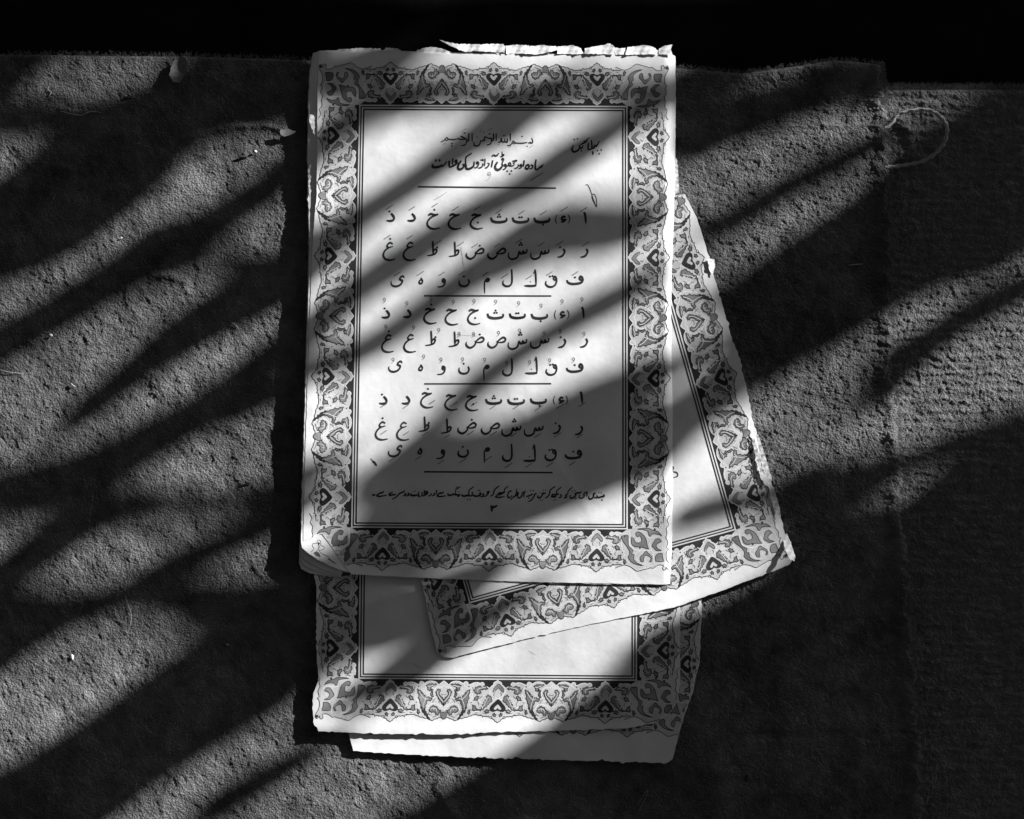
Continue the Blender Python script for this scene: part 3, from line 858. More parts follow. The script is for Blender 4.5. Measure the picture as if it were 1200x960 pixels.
for pts, lf in [
    ([(514.7, 46.7), (524, 49), (534, 51.5), (560, 52), (590, 51.5), (592, 56), (591.5, 62), (560, 60), (545, 61), (537, 58), (526, 53)], .0006),
    ([(593, 53.5), (607, 52.5), (620, 53), (621, 57), (618, 63), (593, 63)], .0003),
    ([(621, 54.5), (636, 53), (652, 54.7), (653, 59), (629, 64), (617, 63)], .0005),
    ([(653, 55), (664, 54), (672, 53), (679, 56), (685, 63), (667, 63), (653, 63)], .0002),
    ([(685, 57), (700, 54), (715, 51), (719, 54), (721, 58), (720, 64), (685, 63)], .0005),
    ([(721, 56), (727, 57), (733, 56), (733, 60), (731, 64), (721, 64)], .0002),
    ([(735, 55.5), (745, 54.5), (755, 53), (765, 55), (771, 59), (770, 64), (733, 64)], .0006),
    ([(772, 58), (776, 55), (779, 53.5), (788, 52.5), (786, 58), (788, 64), (772, 64)], .0004)]:
    strip(r1, pts, lf, 0.5, base=0.0064)
strip(r1, [(392, 62), (396, 58), (420, 56.5), (446, 57), (447, 60), (446, 65), (392, 65)], -.0004, base=0.0062)
strip(r1, [(448, 60), (452, 56), (466, 57), (474, 62), (470, 65), (448, 65)], -.0004, base=0.0062)
strip(r1, [(482, 64), (490, 58), (505, 55), (518, 57), (530, 62), (528, 65), (484, 66)], -.0003, base=0.0062)
strip(r1, [(360, 125), (363, 123), (364.5, 130), (361.5, 133)], -.001)
strip(r1, [(364, 134), (368, 136), (371, 150), (369, 160), (365, 150), (362, 140)], .0012, name='torn_strip')
strip(r1, [(361, 200), (364, 190), (367, 205), (369, 222), (366, 234), (362, 226)], .0006)
strip(r1, [(789, 178), (793, 186), (795, 205), (796, 226), (791, 228), (789, 205)], -.0006)
strip(r1, [(784, 655), (787, 640), (788.5, 665), (788, 684), (784, 686)], -.0012)

# lettering ---------------------------------------------------------------
G = {
 'alef': [(13, [(915, 190), (925, 212), (930, 250), (933, 297)])],
 'hamza': [(13, [(742, 238), (720, 232), (705, 248), (718, 262), (750, 258)]), (11, [(750, 256), (726, 276), (698, 286)]), (6, [(662, 215), (650, 245), (650, 275), (662, 300)]), (6, [(765, 215), (780, 245), (778, 275), (763, 298)])],
 'beh': [(15, [(448, 240), (458, 270), (490, 283), (535, 284), (577, 276), (593, 262), (587, 243)])],
 'jim': [(13, [(900, 226), (925, 211), (960, 221), (994, 211)]), (12, [(988, 216), (932, 240), (898, 275), (893, 312), (920, 340), (960, 348), (1006, 338)])],
 'dal': [(14, [(340, 203), (360, 225), (369, 250), (355, 268), (325, 272), (299, 268)])],
 're': [(13, [(935, 533), (948, 558), (937, 588), (915, 606), (881, 612)])],
 'sin': [(12, [(584, 538), (583, 565), (562, 573), (549, 555), (548, 574), (528, 579), (516, 560), (508, 584), (500, 608), (478, 624), (448, 630), (422, 616), (415, 590), (421, 568)]), (9, [(583, 568), (550, 578), (516, 580)])],
 'sad': [(12, [(100, 562), (100, 590), (80, 615), (50, 627), (22, 612), (14, 590), (20, 572)]), (12, [(100, 574), (125, 550), (156, 531), (176, 545), (170, 566), (142, 577), (104, 577)])],
 'tah': [(12, [(742, 468), (745, 530), (746, 594)]), (12, [(746, 578), (760, 550), (779, 552), (772, 580), (740, 598), (688, 606)])],
 'ain': [(11, [(352, 490), (328, 477), (308, 490), (298, 510), (315, 522), (354, 511)]), (12, [(320, 520), (285, 545), (265, 580), (268, 610), (290, 632), (330, 639), (374, 630)])],
 'feh': [(14, [(755, 826), (764, 850), (800, 863), (850, 861), (890, 850), (904, 828), (895, 800), (880, 795), (872, 812), (885, 828), (903, 824)])],
 'qaf': [(12, [(564, 836), (557, 862), (580, 886), (615, 889), (645, 870), (656, 835), (650, 805), (638, 797), (628, 812), (640, 828), (656, 823)])],
 'kaf': [(12, [(455, 728), (462, 790), (465, 876)]), (13, [(467, 876), (420, 881), (356, 879)]), (6, [(438, 770), (448, 750), (455, 730)]), (5, [(408, 838), (418, 846)])],
 'lam': [(12, [(236, 726), (240, 790), (238, 850), (220, 878), (190, 884), (162, 870), (156, 845), (165, 832)])],
 'mim': [(13, [(1073, 826), (1052, 815), (1036, 828), (1050, 839), (1073, 830)]), (9, [(1038, 828), (1023, 846), (1022, 900), (1024, 952)])],
 'nun': [(12, [(870, 818), (878, 850), (861, 877), (830, 886), (795, 876), (783, 850), (789, 828)])],
 'waw': [(12, [(651, 846), (630, 842), (632, 818), (649, 826), (651, 848), (643, 872), (620, 889), (580, 892)])],
 'heh': [(11, [(424, 806), (440, 830), (435, 856), (416, 858), (410, 842), (426, 824), (438, 836)])],
 'yeh': [(12, [(268, 806), (256, 789), (234, 803), (228, 820), (250, 832), (248, 852), (225, 876), (190, 886), (160, 878), (146, 855), (152, 836)])],
}
REF = {'alef': (925, 245), 'hamza': (715, 250), 'beh': (520, 265), 'jim': (945, 280), 'dal': (335, 245), 're': (920, 580), 'sin': (500, 590), 'sad': (95, 590), 'tah': (735, 580), 'ain': (310, 560), 'feh': (830, 840), 'qaf': (608, 845), 'kaf': (420, 830), 'lam': (205, 820), 'mim': (1040, 840), 'nun': (830, 850), 'waw': (630, 850), 'heh': (425, 840), 'yeh': (205, 840)}
LET = {  # letter: body, dots (x, y) in eighths of a pixel from the reference
 'alef': ('alef', []), 'hamza': ('hamza', []), 'b': ('beh', [(12, 44)]), 't': ('beh', [(-11, -25), (11, -26)]), 'th': ('beh', [(-9, -30), (13, -31), (3, -52)]),
 'j': ('jim', [(15, 8)]), 'h': ('jim', []), 'kh': ('jim', [(12, -107)]), 'd': ('dal', []), 'dh': ('dal', [(-9, -60)]),
 'r': ('re', []), 'z': ('re', [(-14, -62)]), 's': ('sin', []), 'sh': ('sin', [(17, -90), (39, -92), (29, -110)]), 'ss': ('sad', []), 'dd': ('sad', [(45, -86)]),
 'tt': ('tah', []), 'zz': ('tah', [(48, -52)]), 'a': ('ain', []), 'gh': ('ain', [(18, -118)]),
 'f': ('feh', [(0, -39)]), 'q': ('qaf', [(-12, -50), (12, -54)]), 'k': ('kaf', []), 'l': ('lam', []), 'm': ('mim', []), 'n': ('nun', [(-2, -58)]), 'w': ('waw', []), 'hh': ('heh', []), 'y': ('yeh', [])}
R1 = ['alef', 'hamza', 'b', 't', 'th', 'j', 'h', 'kh', 'd', 'dh']
R2 = ['r', 'z', 's', 'sh', 'ss', 'dd', 'tt', 'zz', 'a', 'gh']
R3 = ['f', 'q', 'k', 'l', 'm', 'n', 'w', 'hh', 'y']
ROWS = [
 (R1, [(685.6, 255.6), (659.4, 256.2), (635, 258.1), (610, 258.1), (584.6, 258.1), (558.1, 260), (532.5, 260), (507.5, 259.7), (481.9, 255.6), (457.5, 255.6)],
  'a', [(684, 245.6), (661.2, 245), (636.6, 249.6), (611.2, 249), (584.4, 248), (559.4, 243.8), (533.8, 244.4), (509.4, 240.6), (482.5, 244.4), (456.2, 243.1)]),
 (R2, [(685, 297.5), (658.1, 297.5), (632.5, 298.8), (606.6, 298.8), (581.9, 298.8), (556.6, 298.8), (531.9, 297.5), (506.2, 296.5), (478.8, 295), (455, 295)],
  'a', [(686.2, 286.2), (656.2, 285), (634.4, 286.2), (608, 282.5), (582.5, 287.5), (556.2, 288), (539.4, 286.2), (513, 284.4), (480, 278), (453.8, 278)]),
 (R3, [(673.8, 330), (646, 330.6), (622.5, 328.8), (595.6, 327.5), (570, 330), (543.8, 331.2), (518.8, 331.2), (493.1, 330), (465.6, 330)],
  'a', [(673.8, 320.6), (643.8, 320.6), (620, 325), (591.5, 323.4), (568.8, 321), (541, 320), (517.5, 321), (492.5, 320.6), (465.6, 321)]),
 (R1, [(683.1, 366.8), (658.3, 368.1), (632.1, 370.9), (606.3, 370.4), (580.5, 370.6), (555, 371.8), (529, 372), (503.8, 370.7), (476.8, 368.4), (451.8, 369)],
  'u', [(681.7, 351.2), (658.5, 353.5), (633.9, 358.6), (607.7, 355.7), (580.7, 354), (555.3, 353.5), (531, 354), (505, 350.7), (476.6, 355.7), (450.3, 351.8)]),
 (R2, [(684.6, 402.9), (658.9, 403.3), (632.4, 403), (606.3, 404.1), (582, 403), (556.5, 403), (531.7, 403), (504.3, 401.8), (479.3, 402.9), (453.3, 403)],
  'u', [(684.2, 391.7), (656.4, 388.4), (637.5, 391), (608.6, 387.8), (584, 390.6), (554.8, 391.8), (537.9, 391.8), (513.9, 387.2), (484.4, 383.9), (452, 383.3)]),
 (R3, [(673.5, 432.8), (646.3, 433.9), (623.5, 431.2), (595.6, 431.9), (569.3, 431.8), (543.6, 433.6), (518.6, 433.7), (492.9, 431.7), (463, 430)],
  'u', [(671.8, 421.6), (644, 422.7), (620.6, 424.9), (593.6, 426), (567.7, 422), (541.8, 421.6), (516.7, 422), (496.3, 418.2), (460.5, 422)]),
 (R1, [(681.3, 466), (656.8, 468.3), (630.9, 470.1), (604.7, 470.9), (578.4, 470.7), (552.7, 472.8), (528.4, 472), (500, 469.4), (475.4, 469.7), (448.8, 469.9)],
  'i', [(681.9, 474.2), (656.8, 475.9), (631.4, 478.3), (604.9, 477), (577.3, 477.4), (555.4, 473.6), (532, 473.6), (506.4, 471.3), (475.5, 476.5), (449.8, 475.1)]),
 (R2, [(678.7, 505.4), (652.8, 504), (625.3, 505.7), (599.1, 505.7), (574.6, 503.9), (547.1, 503.3), (522.8, 504.5), (496.5, 502.4), (471.1, 505.9), (446.1, 505.4)],
  'i', [(679.6, 511), (653.3, 509.8), (630, 510.3), (601.8, 509.4), (578.4, 508), (551.3, 507.4), (523.9, 511.3), (498.3, 508.6), (475.7, 508), (449.6, 506.8)]),
 (R3, [(671.8, 534.3), (645.4, 533.9), (621.4, 533.8), (595.4, 532.1), (569.9, 528.5), (542.6, 531), (517.8, 532), (492.1, 529.2), (462.8, 529)],
  'i', [(670.6, 543.2), (644.2, 544.8), (619.3, 545.6), (596.2, 545.3), (572.3, 537.2), (542.6, 539.7), (516.9, 541.3), (490, 536.6), (459.4, 538.6)]),
]
jr = random.Random(9)
for row, pos, kind_, marks in ROWS:
    ink = Ink(z1, O1)
    for ch, (cx, cy), (mx_, my_) in zip(row, pos, marks):
        body, dots = LET[ch]
        rx, ry = REF[body]
        k = 1 / 8 * jr.uniform(0.99, 1.04)
        ink.map = lambda x, y, cx=cx, cy=cy, rx=rx, ry=ry, k=k: (cx + (x - rx) * k, cy + (y - ry) * k)
        for w_, st in G[body]:
            ink.stroke(st, w_ / 8 * 1.9, BLACK, 1, 4, 0.30, (0.75, 0.5))
        for dx, dy in dots:
            ink.dot(rx + dx, ry + dy, 1.45, BLACK, 2)
        ink.map = lambda x, y, a=mx_, b=my_: (a + x, b + y)
        ml = jr.uniform(0.9, 1.1)
        if kind_ in 'ai':
            ink.stroke([(-4.0 * ml, 2.6 * ml), (0, 0.1), (4.0 * ml, -2.6 * ml)], 1.25, MARK, 1, 4, 0.1, (1, .7))
        else:
            ink.stroke([(1.4, 0.3), (-0.5, 0.6), (-1.3, -1.2), (0.2, -2.4), (1.5, -1.0), (0.9, 1.2), (-0.8, 3.0), (-2.2, 4.0)], 1.0, MARK, 1, 4, 0.1, (1, .4))
    ink.map = lambda x, y: (x, y)
    ink.build('printed_letter_row', r1)

def rule(x0, y0, x1, y1, w_):
    ink = Ink(z1, O1)
    n = 40
    pts = [(x0 + (x1 - x0) * i / n, y0 + (y1 - y0) * i / n) for i in range(n + 1)]
    ink.stroke(pts, w_, BLACK, 1, 1, 0, (1, 1))
    ink.build('rule_line', r1)
rule(489.5, 219, 651.5, 220.6, 2.0); rule(497, 346.8, 646, 347, 1.9); rule(497, 450, 646, 449.8, 1.9); rule(497, 553, 647.5, 554, 1.9)

def text(name, ox, oy, sc, items, more=(), bold=1.95):
    ink = Ink(z1, O1)
    for (ox_, oy_, sc_, it) in [(ox, oy, sc, items)] + list(more):
        ink.map = lambda x, y, a=ox_, b=oy_, c=sc_: (a + x / c, b + y / c)
        for e in it:
            w_, pts = e[0], e[1]
            col = e[2] if len(e) > 2 else BLACK
            if len(pts) == 1:
                ink.dot(pts[0][0], pts[0][1], w_ / sc_ / 2 * 1.12, col, 2)
            else:
                ink.stroke(pts, w_ / sc_ * (bold if col == BLACK else 1.3), col, 1, 4, 0.28, (.8, .6))
    ink.map = lambda x, y: (x, y)
    ink.build(name, r1)

text('printed_heading', 500, 175, 15, [
 (26, [(112, 262), (104, 290), (118, 314), (170, 316), (230, 302), (262, 280)]), (17, [(262, 262), (268, 300), (300, 286), (330, 248), (356, 212)]),
 (28, [(160, 192)]), (28, [(225, 196)]), (22, [(145, 190), (175, 206)]), (22, [(210, 200), (245, 192)]),
 (21, [(395, 200), (397, 260), (400, 322)]), (18, [(463, 158), (458, 220), (452, 276)]), (22, [(545, 205), (515, 196), (502, 222), (540, 236), (492, 278), (440, 305), (398, 322)]),
 (26, [(608, 200), (576, 244), (550, 300), (552, 340), (585, 356), (624, 338), (652, 300), (648, 262)]), (17, [(795, 70), (722, 114), (690, 152), (684, 220), (690, 284), (712, 290)]), (26, [(640, 256), (665, 294), (704, 286)]),
 (25, [(690, 296), (692, 332), (732, 350), (790, 326), (826, 290), (834, 214)]), (19, [(905, 250), (878, 252), (884, 226), (912, 244), (902, 290), (872, 324), (834, 328)]),
 (17, [(984, 248), (986, 290), (950, 324), (902, 334)]), (26, [(955, 190)]), (20, [(965, 182), (1004, 200)]),
 (15, [(1026, 162), (1024, 230), (1016, 300)]), (26, [(1078, 246)]), (17, [(1096, 240), (1092, 280), (1056, 324), (1022, 332)]),
 (20, [(1162, 192), (1148, 260), (1138, 322)]),
 (12, [(1122, 440), (1092, 466), (1068, 446), (1082, 408), (1120, 412), (1124, 462), (1092, 520), (1030, 560)], PALE), (30, [(1096, 440)], PALE),
], [(565, 175, 15, [
 (18, [(170, 134), (198, 106), (238, 118), (270, 100), (296, 64)]),
 (27, [(272, 224), (236, 280), (230, 332), (270, 366), (322, 340), (356, 290), (344, 248)]), (20, [(338, 196), (358, 164), (376, 184), (362, 216), (350, 252)]),
 (11, [(352, 38), (350, 112)]), (15, [(316, 132), (350, 128), (384, 104), (366, 94), (344, 118)]),
 (20, [(420, 292), (392, 292), (402, 268), (426, 296), (404, 340), (360, 366)]), (16, [(422, 292), (468, 288), (464, 250), (492, 240), (502, 268), (480, 292), (540, 292), (566, 258), (536, 240)]),
 (16, [(528, 216), (568, 204), (612, 198), (576, 222), (546, 248)]), (34, [(442, 386)]), (34, [(516, 382)]), (34, [(486, 434)]),
 (16, [(632, 264), (637, 294), (612, 326), (562, 342)]), (18, [(690, 300), (668, 292), (680, 268), (696, 292), (682, 326), (640, 344)]), (19, [(740, 192), (732, 250), (724, 308)]),
 (22, [(764, 318), (780, 284), (812, 280), (822, 312), (792, 346), (758, 330), (770, 300)]), (18, [(852, 278), (890, 294), (878, 330), (832, 348)]),
 (20, [(950, 178), (938, 240), (934, 300), (944, 346)]), (19, [(922, 316), (940, 352), (972, 354), (1016, 316), (1034, 322), (1042, 290), (1058, 298), (1074, 262)]),
 (17, [(845, 555), (960, 480), (1080, 412)], MARK)])])
text('printed_heading', 515, 145, 20, [
 (16, [(24, 434), (90, 406), (126, 374), (166, 326), (198, 356), (180, 392), (140, 386), (124, 366)]), (17, [(188, 360), (260, 374), (350, 372), (432, 350)]), (17, [(430, 336), (470, 366), (550, 367), (640, 360)]),
 (20, [(492, 300), (540, 314), (606, 352)]), (18, [(636, 346), (642, 410), (612, 480), (570, 509), (508, 512)]), (20, [(686, 222), (687, 380), (660, 406), (640, 410)]), (17, [(764, 222), (766, 320), (766, 426)]),
 (20, [(808, 428), (814, 500), (870, 526), (930, 502), (956, 440), (966, 390)]), (17, [(960, 402), (1000, 406), (1022, 384), (1050, 402), (1056, 364), (1058, 310), (1110, 326), (1216, 352)]),
 (28, [(885, 310)]), (34, [(578, 218)]), (30, [(606, 220)]), (10, [(505, 190), (645, 110)], MARK), (30, [(276, 460)]), (30, [(306, 460)]), (18, [(290, 490), (290, 545)]),
 (11, [(75, 492), (158, 450)], MARK), (7, [(345, 572), (415, 570)], MARK), (14, [(962, 146), (950, 212)], MARK), (20, [(1044, 172), (1044, 216)], MARK),
], [(570, 145, 20, [
 (19, [(60, 346), (122, 350), (121, 392), (110, 450), (70, 488), (4, 502)]), (20, [(166, 226), (166, 370), (136, 402)]), (18, [(230, 226), (230, 412)]), (32, [(60, 242)]), (30, [(86, 238)]), (11, [(30, 165), (160, 94)], MARK),
 (20, [(278, 430), (322, 430), (352, 392), (346, 346), (350, 400), (388, 430), (424, 426), (430, 346)]), (20, [(430, 420), (488, 432), (490, 336)]), (30, [(396, 286)]), (30, [(424, 284)]), (20, [(561, 230), (560, 402)]),
 (12, [(250, 502), (322, 470)], MARK), (18, [(486, 516), (560, 504), (602, 455), (626, 412), (658, 440), (650, 472), (612, 464)]), (12, [(520, 560), (580, 520)], MARK), (20, [(650, 446), (740, 459), (850, 459), (960, 440)]),
 (20, [(976, 462), (1030, 440), (1036, 456), (1076, 452), (1082, 400), (1058, 334)]), (38, [(835, 300)]), (32, [(957, 530)]), (12, [(1000, 566), (1112, 500)], MARK)])])
text('printed_heading', 660, 150, 9.6, [
 (17, [(118, 196), (99, 238), (120, 270), (160, 256), (186, 224), (176, 192)]), (19, [(124, 131)]), (19, [(160, 123)]), (15, [(184, 214), (206, 232), (226, 196)]), (19, [(205, 257)]),
 (14, [(192, 196), (216, 176), (240, 168), (236, 150), (262, 156), (264, 134), (292, 110)]), (15, [(284, 168), (280, 210), (279, 248)]), (15, [(280, 250), (322, 226), (316, 136)]),
 (16, [(318, 226), (346, 226), (352, 200), (372, 206), (388, 184), (408, 148)]), (17, [(328, 262), (336, 284), (326, 304)]), (20, [(385, 256)]), (20, [(427, 248)]), (21, [(406, 291)])], bold=1.45)
text('printed_note', 640, 565, 16, [
 (24, [(990, 197)]), (24, [(1036, 200)]), (20, [(1078, 228), (1086, 270), (1040, 274), (992, 292), (958, 274), (954, 246)]), (17, [(962, 292), (898, 296)]), (34, [(1048, 336)]),
 (20, [(928, 212), (888, 226), (888, 260), (872, 300), (826, 322), (798, 300), (806, 256)]), (17, [(772, 190), (756, 272)]), (17, [(774, 188), (730, 202), (708, 226), (714, 270), (670, 302), (628, 296), (618, 270), (636, 238)]),
 (17, [(662, 178), (620, 206), (576, 200), (560, 240)]), (18, [(542, 200), (552, 252), (500, 297), (448, 290), (456, 236)]), (24, [(492, 174)]), (24, [(542, 164)]), (32, [(556, 310)]),
 (15, [(492, 98), (416, 170), (404, 222), (372, 240)]), (44, [(372, 252)]), (17, [(392, 270), (372, 290), (328, 298)]), (16, [(262, 228), (286, 260), (266, 290), (232, 292)]),
 (14, [(286, 94), (202, 164), (194, 222), (222, 240)]), (20, [(240, 222), (190, 236), (170, 276), (118, 270), (110, 246), (150, 230), (172, 262)]), (16, [(88, 276), (182, 282)]), (25, [(140, 336)]), (25, [(182, 335)]), (16, [(166, 84), (76, 154), (64, 220), (20, 282), (-6, 292)])],
 [(570, 565, 16, [
 (14, [(1200, 180), (1160, 260), (1098, 302)]), (22, [(1070, 151)]), (22, [(1110, 150)]), (18, [(1112, 204), (1080, 216), (1052, 212), (1040, 260), (1000, 297), (962, 284), (966, 250)]), (25, [(1010, 342)]), (25, [(1056, 340)]), (18, [(1005, 194)]),
 (18, [(942, 214), (908, 230), (890, 270), (840, 340), (782, 366)]), (17, [(872, 218), (830, 246), (790, 262), (742, 270)]), (28, [(832, 160)]), (28, [(880, 160)]), (30, [(796, 304)]),
 (15, [(710, 204), (700, 288)]), (18, [(738, 178), (690, 196), (670, 232), (650, 280), (602, 297), (588, 256)]), (14, [(571, 128), (560, 234)]), (18, [(544, 238), (590, 198), (586, 240), (520, 272), (446, 338)]),
 (18, [(474, 164), (430, 180), (404, 230), (400, 276), (440, 292), (484, 248)]), (14, [(408, 78), (342, 134), (336, 192)]), (20, [(352, 186), (300, 200), (270, 226), (218, 232), (250, 204), (300, 216), (334, 182)]),
 (16, [(222, 236), (170, 276), (250, 287), (344, 267)]), (16, [(242, 68), (150, 150), (130, 230), (72, 268)]), (15, [(62, 182), (20, 188), (46, 196), (20, 236), (-4, 252)])]),
 (500, 565, 16, [
 (16, [(1184, 174), (1132, 190), (1152, 202), (1112, 260), (1078, 276)]), (17, [(1042, 212), (1066, 240), (1060, 268), (1006, 274)]), (19, [(984, 230), (1006, 206), (1002, 250), (932, 264), (880, 256), (880, 230)]), (24, [(965, 160)]), (24, [(992, 154)]),
 (16, [(857, 182), (850, 262)]), (14, [(888, 84), (802, 150), (790, 200), (796, 266)]), (20, [(798, 262), (750, 250), (720, 264), (670, 256), (662, 226)]), (15, [(790, 252), (848, 266)]), (28, [(765, 325)]), (28, [(812, 325)]),
 (16, [(622, 222), (612, 258), (572, 268)]), (12, [(636, 88), (562, 130), (540, 170), (546, 232)]), (10, [(588, 84), (545, 116)]), (20, [(592, 186)]), (19, [(602, 242), (550, 236), (500, 230), (440, 250), (400, 238), (404, 206)]),
 (18, [(318, 182), (280, 210), (252, 204), (200, 240), (214, 266), (280, 270), (360, 257)]), (16, [(186, 142), (180, 222)]), (17, [(136, 206), (152, 232), (102, 264)]), (15, [(84, 208), (82, 240), (26, 266)]), (24, [(4, 200)]), (16, [(0, 190), (22, 216)])]),
 (430, 565, 16, [
 (20, [(1144, 204), (1120, 178), (1098, 200), (1132, 216), (1090, 242), (1036, 266)]), (15, [(1080, 146), (1070, 244)]), (16, [(1036, 186), (1030, 272)]), (18, [(1002, 262), (964, 260), (972, 176)]), (21, [(942, 242), (900, 252), (830, 246), (824, 210)]), (23, [(860, 178)]), (23, [(906, 170)]),
 (18, [(768, 198), (788, 240), (738, 264)]), (18, [(708, 208), (728, 240), (678, 264)]), (17, [(714, 152), (682, 186), (640, 200), (600, 226), (550, 280), (470, 325)]), (18, [(544, 234), (480, 241), (418, 246), (432, 214), (484, 188)]),
 (18, [(318, 166), (290, 200), (250, 206), (188, 246), (210, 267), (280, 264), (370, 247)]), (20, [(98, 246), (158, 240)])])])
text('printed_page_number', 570, 565, 16, [(24, [(94, 436), (98, 490), (104, 556)]), (22, [(100, 484), (150, 468), (206, 438)]), (14, [(128, 446), (134, 474)])])
text('pen_mark', 660, 150, 9.6, [(5.5, [(248, 644), (272, 640), (292, 668), (316, 732), (345, 820), (376, 890), (373, 800), (354, 754), (334, 746), (322, 768), (340, 830), (376, 888)])])
text('pen_mark', 430, 445, 8.571, [(5, [(38, 792), (52, 812), (66, 832)]), (13, [(58, 818), (78, 838), (97, 866)])])
text('stray_and_crease_mark', 440, 225, 8, [(6, [(545, 78), (610, 42), (672, 0)], PALE)])
text('stray_and_crease_mark', 440, 225, 8, [(5, [(798, 520), (812, 600), (822, 680), (835, 720)], PALE)])  # fine paper crease, its shaded line painted in pale grey; not print
text('pencil_mark', 440, 340, 8.889, [(3, [(830, 465), (930, 472), (1070, 480)], PALE), (5, [(855, 490), (870, 450), (885, 486)], PALE), (5, [(856, 462), (888, 470)], PALE), (5, [(1010, 490), (1022, 452), (1034, 490)], PALE), (5, [(1006, 464), (1040, 468)], PALE)])

# ---------------------------------------------------------------- small litter on the blanket
def bz(x, y):
    return float(felt_h(np.array([float(x)]), np.array([float(y)]))[0])
def seed(x, y, lx, ly, ang, label, m=None, name='husk', cat='husk'):
    V, F = [], []
    z0 = bz(x, y) + 0.0004
    a = math.radians(ang)
    for i in range(7):
        t = i / 6 * math.pi
        for k in range(8):
            q = k / 8 * 2 * math.pi
            u = -math.cos(t) * lx; w_ = math.sin(t) ** 1.2 * ly * math.cos(q); h_ = math.sin(t) * ly * 0.6 * math.sin(q)
            X, Y, _ = world(x + u * math.cos(a) - w_ * math.sin(a), y + u * math.sin(a) + w_ * math.cos(a))
            V.append((X, Y, z0 + h_ * S + 0.0004 + 0.0002 * math.cos(t)))
    F = [(i * 8 + k, i * 8 + (k + 1) % 8, (i + 1) * 8 + (k + 1) % 8, (i + 1) * 8 + k) for i in range(6) for k in range(8)]
    o = mk(name, V, F, m or M_SEED)
    tag(o, label, cat, 'dark plant scraps on the blanket' if m is M_DARK else 'pale seeds and husks on the blanket')
def straw(pts, r, label, m=None, name='straw', cat='straw', lift=0.0003):
    r *= 0.55
    P_ = [world(x, y, bz(x, y) + lift + (rs.uniform(0, .0006))) for x, y in pts]
    P_[0] = P_[0] + (0.7,); P_[-1] = P_[-1] + (0.3,)
    P_ = [p if len(p) == 4 else p + (1.0,) for p in P_]
    o = tube(name, P_, r, m or M_STRAW, None, 6, 0, 6)
    tag(o, label, cat, {'straw': 'straws and grass bits on the rugs', 'hair': 'fine hairs on the rugs'}.get(cat))
seed(85, 770, 3.6, 1.9, 85, 'pale oval seed husk lying on the blanket at lower left')
seed(300, 178, 1.9, 1.4, 20, 'tiny white seed on the blanket near the dark scrap, left of the booklet top')
seed(60, 393, 2.2, 1.8, 30, 'round pale seed on the blanket near the left edge')
seed(143, 279, 1.3, 1.0, 10, 'tiny pale grain in the long streak of light at upper left')
seed(267, 755, 1.6, 1.2, 20, 'tiny grey grain in the shade left of the lower pages', M_STRAW)
seed(285, 184, 6.5, 1.6, 0, 'thin dark scrap lying on the blanket left of the booklet top', M_DARK, 'plant_scrap', 'scrap')
seed(150, 115, 6, 2.0, -4, 'dark plant scrap below the light patch at the upper left', M_DARK, 'plant_scrap', 'scrap')
seed(291, 566, 4.0, 1.6, 10, 'small dark scrap on the blanket left of the booklet middle', M_DARK, 'plant_scrap', 'scrap')
seed(875, 912, 2.2, 5, 8, 'dark shrivelled seed on the shaded blanket below the loose pages', M_DARK, 'plant_scrap', 'scrap')
straw([(241, 344), (247, 348)], .0005, 'short thick pale straw bit in the dim light left of the booklet')
straw([(271, 378), (276, 381), (280, 386)], .0005, 'pale slanted straw bit left of the booklet middle')
straw([(83, 449), (86, 452), (89, 453)], .0004, 'tiny pale chip in the broad light patch near the left edge')
straw([(0, 433), (10, 436), (28, 438)], .00025, 'pale straw reaching in from the left edge of the blanket')
straw([(12, 546), (16, 541), (21, 537)], .0004, 'short pale straw leaning at the lower end of the left light patch')
straw([(994, 311), (1003, 310), (1012, 309.5)], .0004, 'thin pale straw lying in the shade right of the pages')
straw([(152, 735), (154, 722), (150, 708), (146, 696)], .00025, 'curved dry grass blade on the blanket at lower left')
straw([(104, 620), (106, 600), (109, 580), (112, 560)], .00012, 'long fine hair on the shaded blanket at left', None, 'hair', 'hair')
straw([(748, 952), (752, 944), (757, 934), (759, 926), (752, 936), (745, 946)], .00016, 'looped dry grass stem on the dark blanket below the pages')
straw([(58, 112), (60, 108), (56, 105), (58, 101)], .0004, 'bent pale fibre curl under the first light patch at upper left', None, 'fibre_curl', 'fibre')
straw([(70, 130), (82, 133), (95, 135), (106, 131), (120, 132)], .0004, 'wavy dark grey thread on the blanket at upper left', None, 'thread', 'thread')
straw([(872, 274), (884, 272), (895, 276), (908, 270)], .00015, 'fine pale hair on the blanket right of the booklet', None, 'hair', 'hair')
straw([(1136, 214), (1142, 222), (1150, 232)], .00015, 'fine dark hair across the ribbed mat', None, 'hair', 'hair')
def petal(pts, label, lift, curl):
    cx = sum(p[0] for p in pts) / len(pts); cy = sum(p[1] for p in pts) / len(pts)
    o_ = rough_outline(pts, 2.5, 0.25, int(cx))
    zz = bz(cx, cy)
    o = sheet('dry_leaf', o_, lambda x, y: zz + lift + curl * ((x - cx) ** 2 + 0.4 * (y - cy) ** 2) * 1e-5, None, 2.5, 0.00015, M_DRY)
    tag(o, label, 'leaf', 'dry leaves on the blanket')
petal([(204, 71), (211, 66), (218, 68), (220, 76), (217, 88), (210, 97), (203, 96), (198, 88), (201, 78)], 'small curled dry leaf at the right end of the first light patch', 0.0012, 1.6)
petal([(328, 152), (336, 151), (347, 154), (341, 158), (334, 160), (329, 158)], 'pointed dry leaf tip sticking up left of the booklet top', 0.0022, 0.6)

